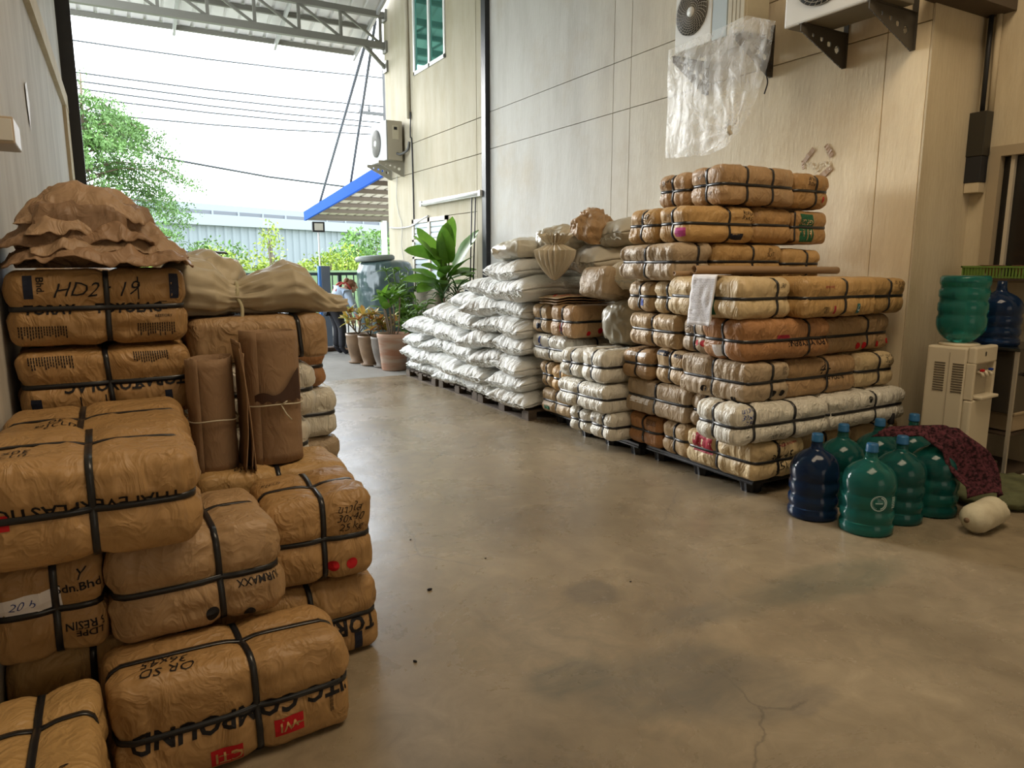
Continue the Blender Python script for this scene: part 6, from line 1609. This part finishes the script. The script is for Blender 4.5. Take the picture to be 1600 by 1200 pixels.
def addleaf(root, me, m, p, az, el, roll=0.0, sc=1.0):
    o = bpy.data.objects.new('leaf', me); C.objects.link(o); o.parent = root
    if not me.materials: me.materials.append(m)
    o.location = p; o.rotation_mode = 'ZYX'; o.rotation_euler = (roll, -el, az); o.rotation_mode = 'XYZ'
    o.rotation_euler = (Matrix.Rotation(az, 3, 'Z') @ Matrix.Rotation(-el, 3, 'Y') @ Matrix.Rotation(roll, 3, 'X')).to_euler()
    o.scale = (sc,) * 3; return o
# tall broad-leaved plant
bp_ = thing('broad_leaved_plant', 'tall plant with big paddle-shaped bright green leaves against the cream wall', 'plant', (4.35, 9.85, 0), 0)
lathe('trunk', [(.10, 0), (.09, .4), (.07, .95), (.03, 1.05)], BARK, bp_, seg=12)
big = [leaf_mesh(.68, .31, .35, .10, 11, .006), leaf_mesh(.60, .28, .6, .08, 11, .006), leaf_mesh(.75, .33, .15, .12, 11, .008)]
for me in big: me.materials.append(LG)
for k, (px, pz, az, el, ro, q, s) in enumerate(((.02, 1.50, PI, .25, -.9, 0, .85), (.04, 1.32, PI * .92, 1.05, -.9, 2, .95), (.10, 1.40, PI * 1.5, 1.32, 0.2, 2, .95), (.22, 1.30, -.9, 1.02, .9, 2, .95), (.14, 1.42, PI * 1.3, 1.1, -.5, 2, .8), (.06, 1.25, PI * 1.15, .5, -.6, 1, .8),
                                         (.10, 1.20, -.6, .5, .4, 1, .8), (.14, 1.28, -.9, .05, .3, 1, .7), (.0, 1.38, PI * 1.1, .75, -.7, 2, .85), (.16, 1.22, PI * 1.6, .7, .3, 0, .8), (-.04, 1.1, PI * 1.2, .05, -.4, 1, .9), (.18, 1.12, -1.1, .1, .3, 1, .8), (.08, 1.42, PI * 1.42, 1.4, 0, 0, .9), (-.05, 1.15, PI * 1.05, .15, -.5, 0, .85), (.0, 1.10, PI * 1.35, .3, -.3, 0, .8), (-.08, 1.18, PI * .8, .6, -.4, 1, .7), (.12, 1.15, -1.2, .35, .3, 0, .8), (.0, 1.2, -PI / 2, .7, 0, 1, .75), (.08, 1.3, 2.2, .8, .3, 0, .7))):
    p = (px, -.05, pz)
    addleaf(bp_, big[q], LG, p, az, el, ro, s)
    tube('stalk', curve_pts([(.02, 0, .9), (px * .6, -.03, (pz + .95) / 2), p], 4), .012, LS, bp_, seg=6)
# strappy plants
bl = [leaf_mesh(.55, .035, 1.1, .2, 8), leaf_mesh(.48, .030, 1.5, .2, 8), leaf_mesh(.60, .040, .8, .2, 8)]
for me in bl: me.materials.append(LD)
def strappy(label, x, y, zs_, n, s, seed, m=None):
    root = thing('strap_leaved_plant', label, 'plant', (x, y, 0), 0, 'strap-leaved plants'); rr = random.Random(seed)
    pot(root, .16, .30, POTB, 1)
    tube('stem', [(0, 0, .28), (0.02, 0, zs_[-1])], .025, BARK, root, seg=8)
    for z in zs_:
        for k in range(n): addleaf(root, bl[rr.randrange(3)], LD, (0.01, 0, z + rr.uniform(-.04, .04)), rr.uniform(0, 2 * PI), rr.uniform(.1, 1.3), rr.uniform(-.3, .3), s * rr.uniform(.7, 1.05))
strappy('dark strap-leaved plant under the paddle leaves, nearest the wall', 4.40, 9.35, (.62, .85, 1.02), 24, .80, 1)
strappy('dark strap-leaved plant in the middle of the plant group', 4.15, 9.30, (.45, .70, .92), 24, .80, 2)
strappy('dark strap-leaved plant low behind the sacks at the wall', 4.42, 8.92, (.40, .60), 22, .72, 3)
# shrubs with many mid leaves
ml = [leaf_mesh(.16, .05, .6, .15, 6), leaf_mesh(.13, .045, .8, .15, 6)]
for me in ml: me.materials.append(LS)
def shrub(label, x, y, h, wd, n, seed, r=.17):
    root = thing('leafy_shrub', label, 'plant', (x, y, 0), 0, 'leafy potted shrubs'); rr = random.Random(seed)
    pot(root, r, .30, POTG, 1)
    for k in range(7):
        a = rr.uniform(0, 2 * PI); q = wd * rr.uniform(.2, 1); top_ = (q * math.cos(a), q * math.sin(a), h * rr.uniform(.7, 1.0))
        pts = curve_pts([(0, 0, .28), (top_[0] * .3, top_[1] * .3, h * .5), top_], 8)
        tube('stem', pts, .008, LS, root, seg=5)
        for j in range(n):
            p = pts[rr.randrange(len(pts) // 4, len(pts))]
            addleaf(root, ml[rr.randrange(2)], LS, p, rr.uniform(0, 2 * PI), rr.uniform(-.2, 1.0), rr.uniform(-.5, .5), rr.uniform(.7, 1.35))
shrub('leafy shrub in front of the film-wrapped tank', 3.92, 10.3, 1.42, .34, 30, 5)
shrub('leafy shrub between the tank and the strap-leaved plants', 3.86, 9.6, 1.05, .34, 30, 6)
shrub('low leafy shrub beside the terracotta pot', 3.72, 8.98, .62, .24, 22, 7, r=.14)
# terracotta pot in front
tpz_ = thing('potted_plant', 'foreground terracotta pot with broad green leaves and woody stems', 'plant', (3.30, 9.02, 0), 0)
pot(tpz_, .215, .49, POT)
tl_ = [leaf_mesh(.26, .10, .4, .12, 8), leaf_mesh(.22, .085, .6, .12, 8)]
for me in tl_: me.materials.append(LG)
rr = random.Random(8)
for k in range(7):
    a = rr.uniform(0, 2 * PI); top_ = (.12 * math.cos(a) - .02, .12 * math.sin(a), rr.uniform(.68, .98))
    tube('stem', curve_pts([(.05 * math.cos(a), .05 * math.sin(a), .46), (.08 * math.cos(a), .08 * math.sin(a), .6), top_], 5), .010, BARK, tpz_, seg=6)
    for j in range(6): addleaf(tpz_, tl_[rr.randrange(2)], LG, top_, rr.uniform(0, 2 * PI), rr.uniform(0, 1.1), rr.uniform(-.4, .4), rr.uniform(.7, 1.1))
cl_ = [leaf_mesh(.17, .07, .4, .15, 7), leaf_mesh(.15, .065, .6, .15, 7)]; cl2 = [leaf_mesh(.17, .07, .4, .15, 7), leaf_mesh(.15, .065, .6, .15, 7)]
for me in cl_: me.materials.append(LO)
for me in cl2: me.materials.append(LY)
for i, (x, y, m, lab, mix_) in enumerate(((3.10, 9.92, POTB, 'brown glazed pot of yellow croton, farthest and leftmost of the pots', .3), (3.17, 9.58, POTB, 'brown glazed pot of orange croton, second from the left', .8), (3.27, 9.32, POTG, 'greyish glazed pot of orange croton, just left of the terracotta pot', .6))):
    root = thing('potted_croton', lab, 'plant', (x, y, 0), 0, 'potted crotons'); pot(root, .175, .42, m, 1); rr = random.Random(30 + i)
    for k in range(8):
        a = rr.uniform(0, 2 * PI); top_ = (.16 * math.cos(a), .16 * math.sin(a), rr.uniform(.50, .74))
        tube('stem', curve_pts([(0, 0, .40), (top_[0] * .5, top_[1] * .5, .5), top_], 4), .007, BARK, root, seg=5)
        for j in range(9):
            g = cl_ if rr.random() < mix_ else cl2
            addleaf(root, g[rr.randrange(2)], None, top_, rr.uniform(0, 2 * PI), rr.uniform(-.2, 1.2), rr.uniform(-.4, .4), rr.uniform(.6, 1.0))

# ------------------------------------------------------------------ person bending by the gate
SKIN = mat('skin', (0.52, 0.32, 0.22), rough=.55); HAIR = mat('brown_hair', (0.17, 0.075, 0.035), rough=.6, bump=.5, bscale=40); DEN = mat('pale_denim', (0.42, 0.52, 0.66), rough=.8, var=.15, vscale=8)
BLK = mat('black_trousers', (0.015, 0.015, 0.02), rough=.7); REDS = mat('red_strap', (0.45, 0.06, 0.05), rough=.6)
def skin_body(name, verts, edges, radii, m, parent, root_i=0, lv=2):
    me = bpy.data.meshes.new(name); me.from_pydata(verts, edges, []); o = bpy.data.objects.new(name, me); C.objects.link(o); o.parent = parent
    md = o.modifiers.new('skin', 'SKIN')
    for i, r in enumerate(radii):
        sv = me.skin_vertices[0].data[i]; sv.radius = (r, r) if not isinstance(r, tuple) else r
    me.skin_vertices[0].data[root_i].use_root = True
    s2 = o.modifiers.new('sub', 'SUBSURF'); s2.levels = lv; s2.render_levels = lv
    dg = bpy.context.evaluated_depsgraph_get(); dg.update(); nm = bpy.data.meshes.new_from_object(o.evaluated_get(dg)); o.modifiers.clear(); o.data = nm
    nm.materials.clear(); nm.materials.append(m); nm.polygons.foreach_set('use_smooth', [True] * len(nm.polygons)); return o
pe = thing('person', 'person bending forward in a pale blue shirt with red straps and black trousers', 'person', (3.12, 11.05, 0), 0)
# body skeleton: pelvis, spine bent forward to the right, neck, head core, arms, legs
v = [(-.06, 0, .78), (.02, 0, .86), (.10, 0, .95), (.16, 0, .985), (.20, 0, 1.0),      # 0 pelvis .. 4 neck
     (.14, .15, .95), (.22, .20, .76), (.27, .16, .58), (.29, .15, .52),                 # arm far
     (.14, -.15, .95), (.22, -.20, .76), (.28, -.16, .58), (.30, -.15, .52),             # arm near
     (-.05, .08, .72), (.03, .09, .42), (.0, .09, .09), (.10, .09, .04),
     (-.05, -.08, .72), (.06, -.09, .42), (.04, -.09, .09), (.14, -.09, .04)]
e = [(0, 1), (1, 2), (2, 3), (3, 4), (3, 5), (5, 6), (6, 7), (7, 8), (3, 9), (9, 10), (10, 11), (11, 12), (0, 13), (13, 14), (14, 15), (15, 16), (0, 17), (17, 18), (18, 19), (19, 20)]
rd = [.115, .115, .13, .11, .05, .055, .042, .030, .028, .055, .042, .030, .028, .085, .058, .040, .035, .085, .058, .040, .035]
skin_body('body', v, e, rd, SKIN, pe)
# shirt and trousers follow the body a little larger
skin_body('shirt', v[:4] + [v[5], v[6], v[7], v[9], v[10], v[11]], [(0, 1), (1, 2), (2, 3), (3, 4), (4, 5), (5, 6), (3, 7), (7, 8), (8, 9)], [.125, .13, .15, .125, .068, .055, .043, .068, .055, .043], DEN, pe)
skin_body('trousers', [v[0], v[13], v[14], v[15], v[17], v[18], v[19]], [(0, 1), (1, 2), (2, 3), (0, 4), (4, 5), (5, 6)], [.128, .098, .070, .056, .098, .070, .056], BLK, pe)
for s in (-1, 1):
    skin_body('boot', [(.0 if s > 0 else .04, .09 * s, .12), (.0 if s > 0 else .04, .09 * s, .045), (.11 if s > 0 else .15, .09 * s, .035)], [(0, 1), (1, 2)], [.055, .05, .042], BLK, pe, 1)
    # hand: palm and five fingers
    hx, hy, hz_ = (.30, -.15 * 1, .50) if s < 0 else (.29, .15, .50)
    hv = [(hx, hy, hz_ + .03), (hx + .01, hy, hz_ - .03)]; he = [(0, 1)]; hr = [.024, .028]
    for q in range(4):
        a = (q - 1.5) * .016; L = (.055, .065, .06, .045)[q]; i0 = len(hv)
        hv += [(hx + .015, hy + a, hz_ - .06), (hx + .02, hy + a * 1.1, hz_ - .06 - L * .6), (hx + .008, hy + a * 1.1, hz_ - .06 - L)]; he += [(1, i0), (i0, i0 + 1), (i0 + 1, i0 + 2)]; hr += [.009, .008, .007]
    i0 = len(hv); hv += [(hx + .03, hy - .02 * s, hz_ - .02), (hx + .045, hy - .025 * s, hz_ - .06)]; he += [(0, i0), (i0, i0 + 1)]; hr += [.010, .008]
    skin_body('hand', hv, he, hr, SKIN, pe, 0, 1)
def ell(name, c, r, m, parent, n=16, rot=0.0, dis=0.0):
    V, F = lbox(n, n, n); V = V / np.linalg.norm(V, axis=1)[:, None]; P = V * np.array(r)
    if dis: P = P * (1 + dis * ridged(V * 5 + 2))[:, None]
    o = mesh_obj(name, P, F, m, parent, loc=c); o.rotation_euler = (0, rot, 0); return o
ell('head', (.26, 0, 1.04), (.078, .070, .098), SKIN, pe, rot=.35); ell('hair', (.235, 0, 1.065), (.088, .082, .095), HAIR, pe, rot=.3, dis=.05)
ell('hair_bun', (.18, 0, 1.14), (.045, .045, .04), HAIR, pe, dis=.08); ell('hair_tie', (.195, 0, 1.12), (.034, .034, .022), mat('pink_hair_tie', (0.5, 0.12, 0.14), rough=.7), pe)
ell('nose', (.345, 0, 1.03), (.014, .012, .018), SKIN, pe, 8); ell('ear', (.25, -.077, 1.03), (.016, .008, .024), SKIN, pe, 8); ell('eye', (.328, -.03, 1.05), (.010, .010, .008), INK, pe, 6); ell('eye', (.328, .03, 1.05), (.010, .010, .008), INK, pe, 6); ell('mouth', (.325, 0, .985), (.012, .022, .006), INK_CRIM, pe, 6)
for s in (-1, 1): tube('shoulder_strap', curve_pts([(-.02, .07 * s, .98), (.06, .085 * s, 1.085), (.15, .09 * s, 1.10), (.235, .075 * s, .98)], 5), .014, REDS, pe, seg=6)
# white machine and dark bag near the person's feet
wm = thing('white_canister', 'white round machine with a hose port standing left of the person', 'machine', (2.72, 11.3, 0), 0)
lathe('drum', [(.17, 0), (.19, .03), (.19, .38), (.15, .44), (0, .45)], ALW, wm, seg=28); tube('port', [(0, -.18, .22), (0, -.21, .22)], .07, ALU, wm, seg=18)
blob('dark_bag', 'bag_body', 'small dark bag on the ground behind the person', 'bag', (3.45, 11.25, 0), .26, .2, .18, BLK, 5, n=16, amp=.02)
tag(box('door_sill_ramp', 2.45, 3.35, 11.42, 11.6, 0, .06, mat('sill_brown', (0.13, 0.08, 0.06), rough=.8), None, bev=.01), 'low brown step behind the person at the gate', 'step')
# small litter on the hall floor
for k, (x, y, s) in enumerate(((1.13, 2.72, .012), (.78, 2.62, .010), (.86, 2.22, .009), (1.95, 2.35, .006), (1.27, 3.3, .007), (.95, 3.0, .007), (1.5, 2.9, .006))):
    ell_ = ell('grit_chip', (x, y, s * .4), (s, s * .6, s * .4), INK, None, 6); ell_.rotation_euler = (0, 0, k)
    tag(ell_, 'tiny dark chip of grit lying on the concrete floor', 'grit', 'grit chips on the floor')
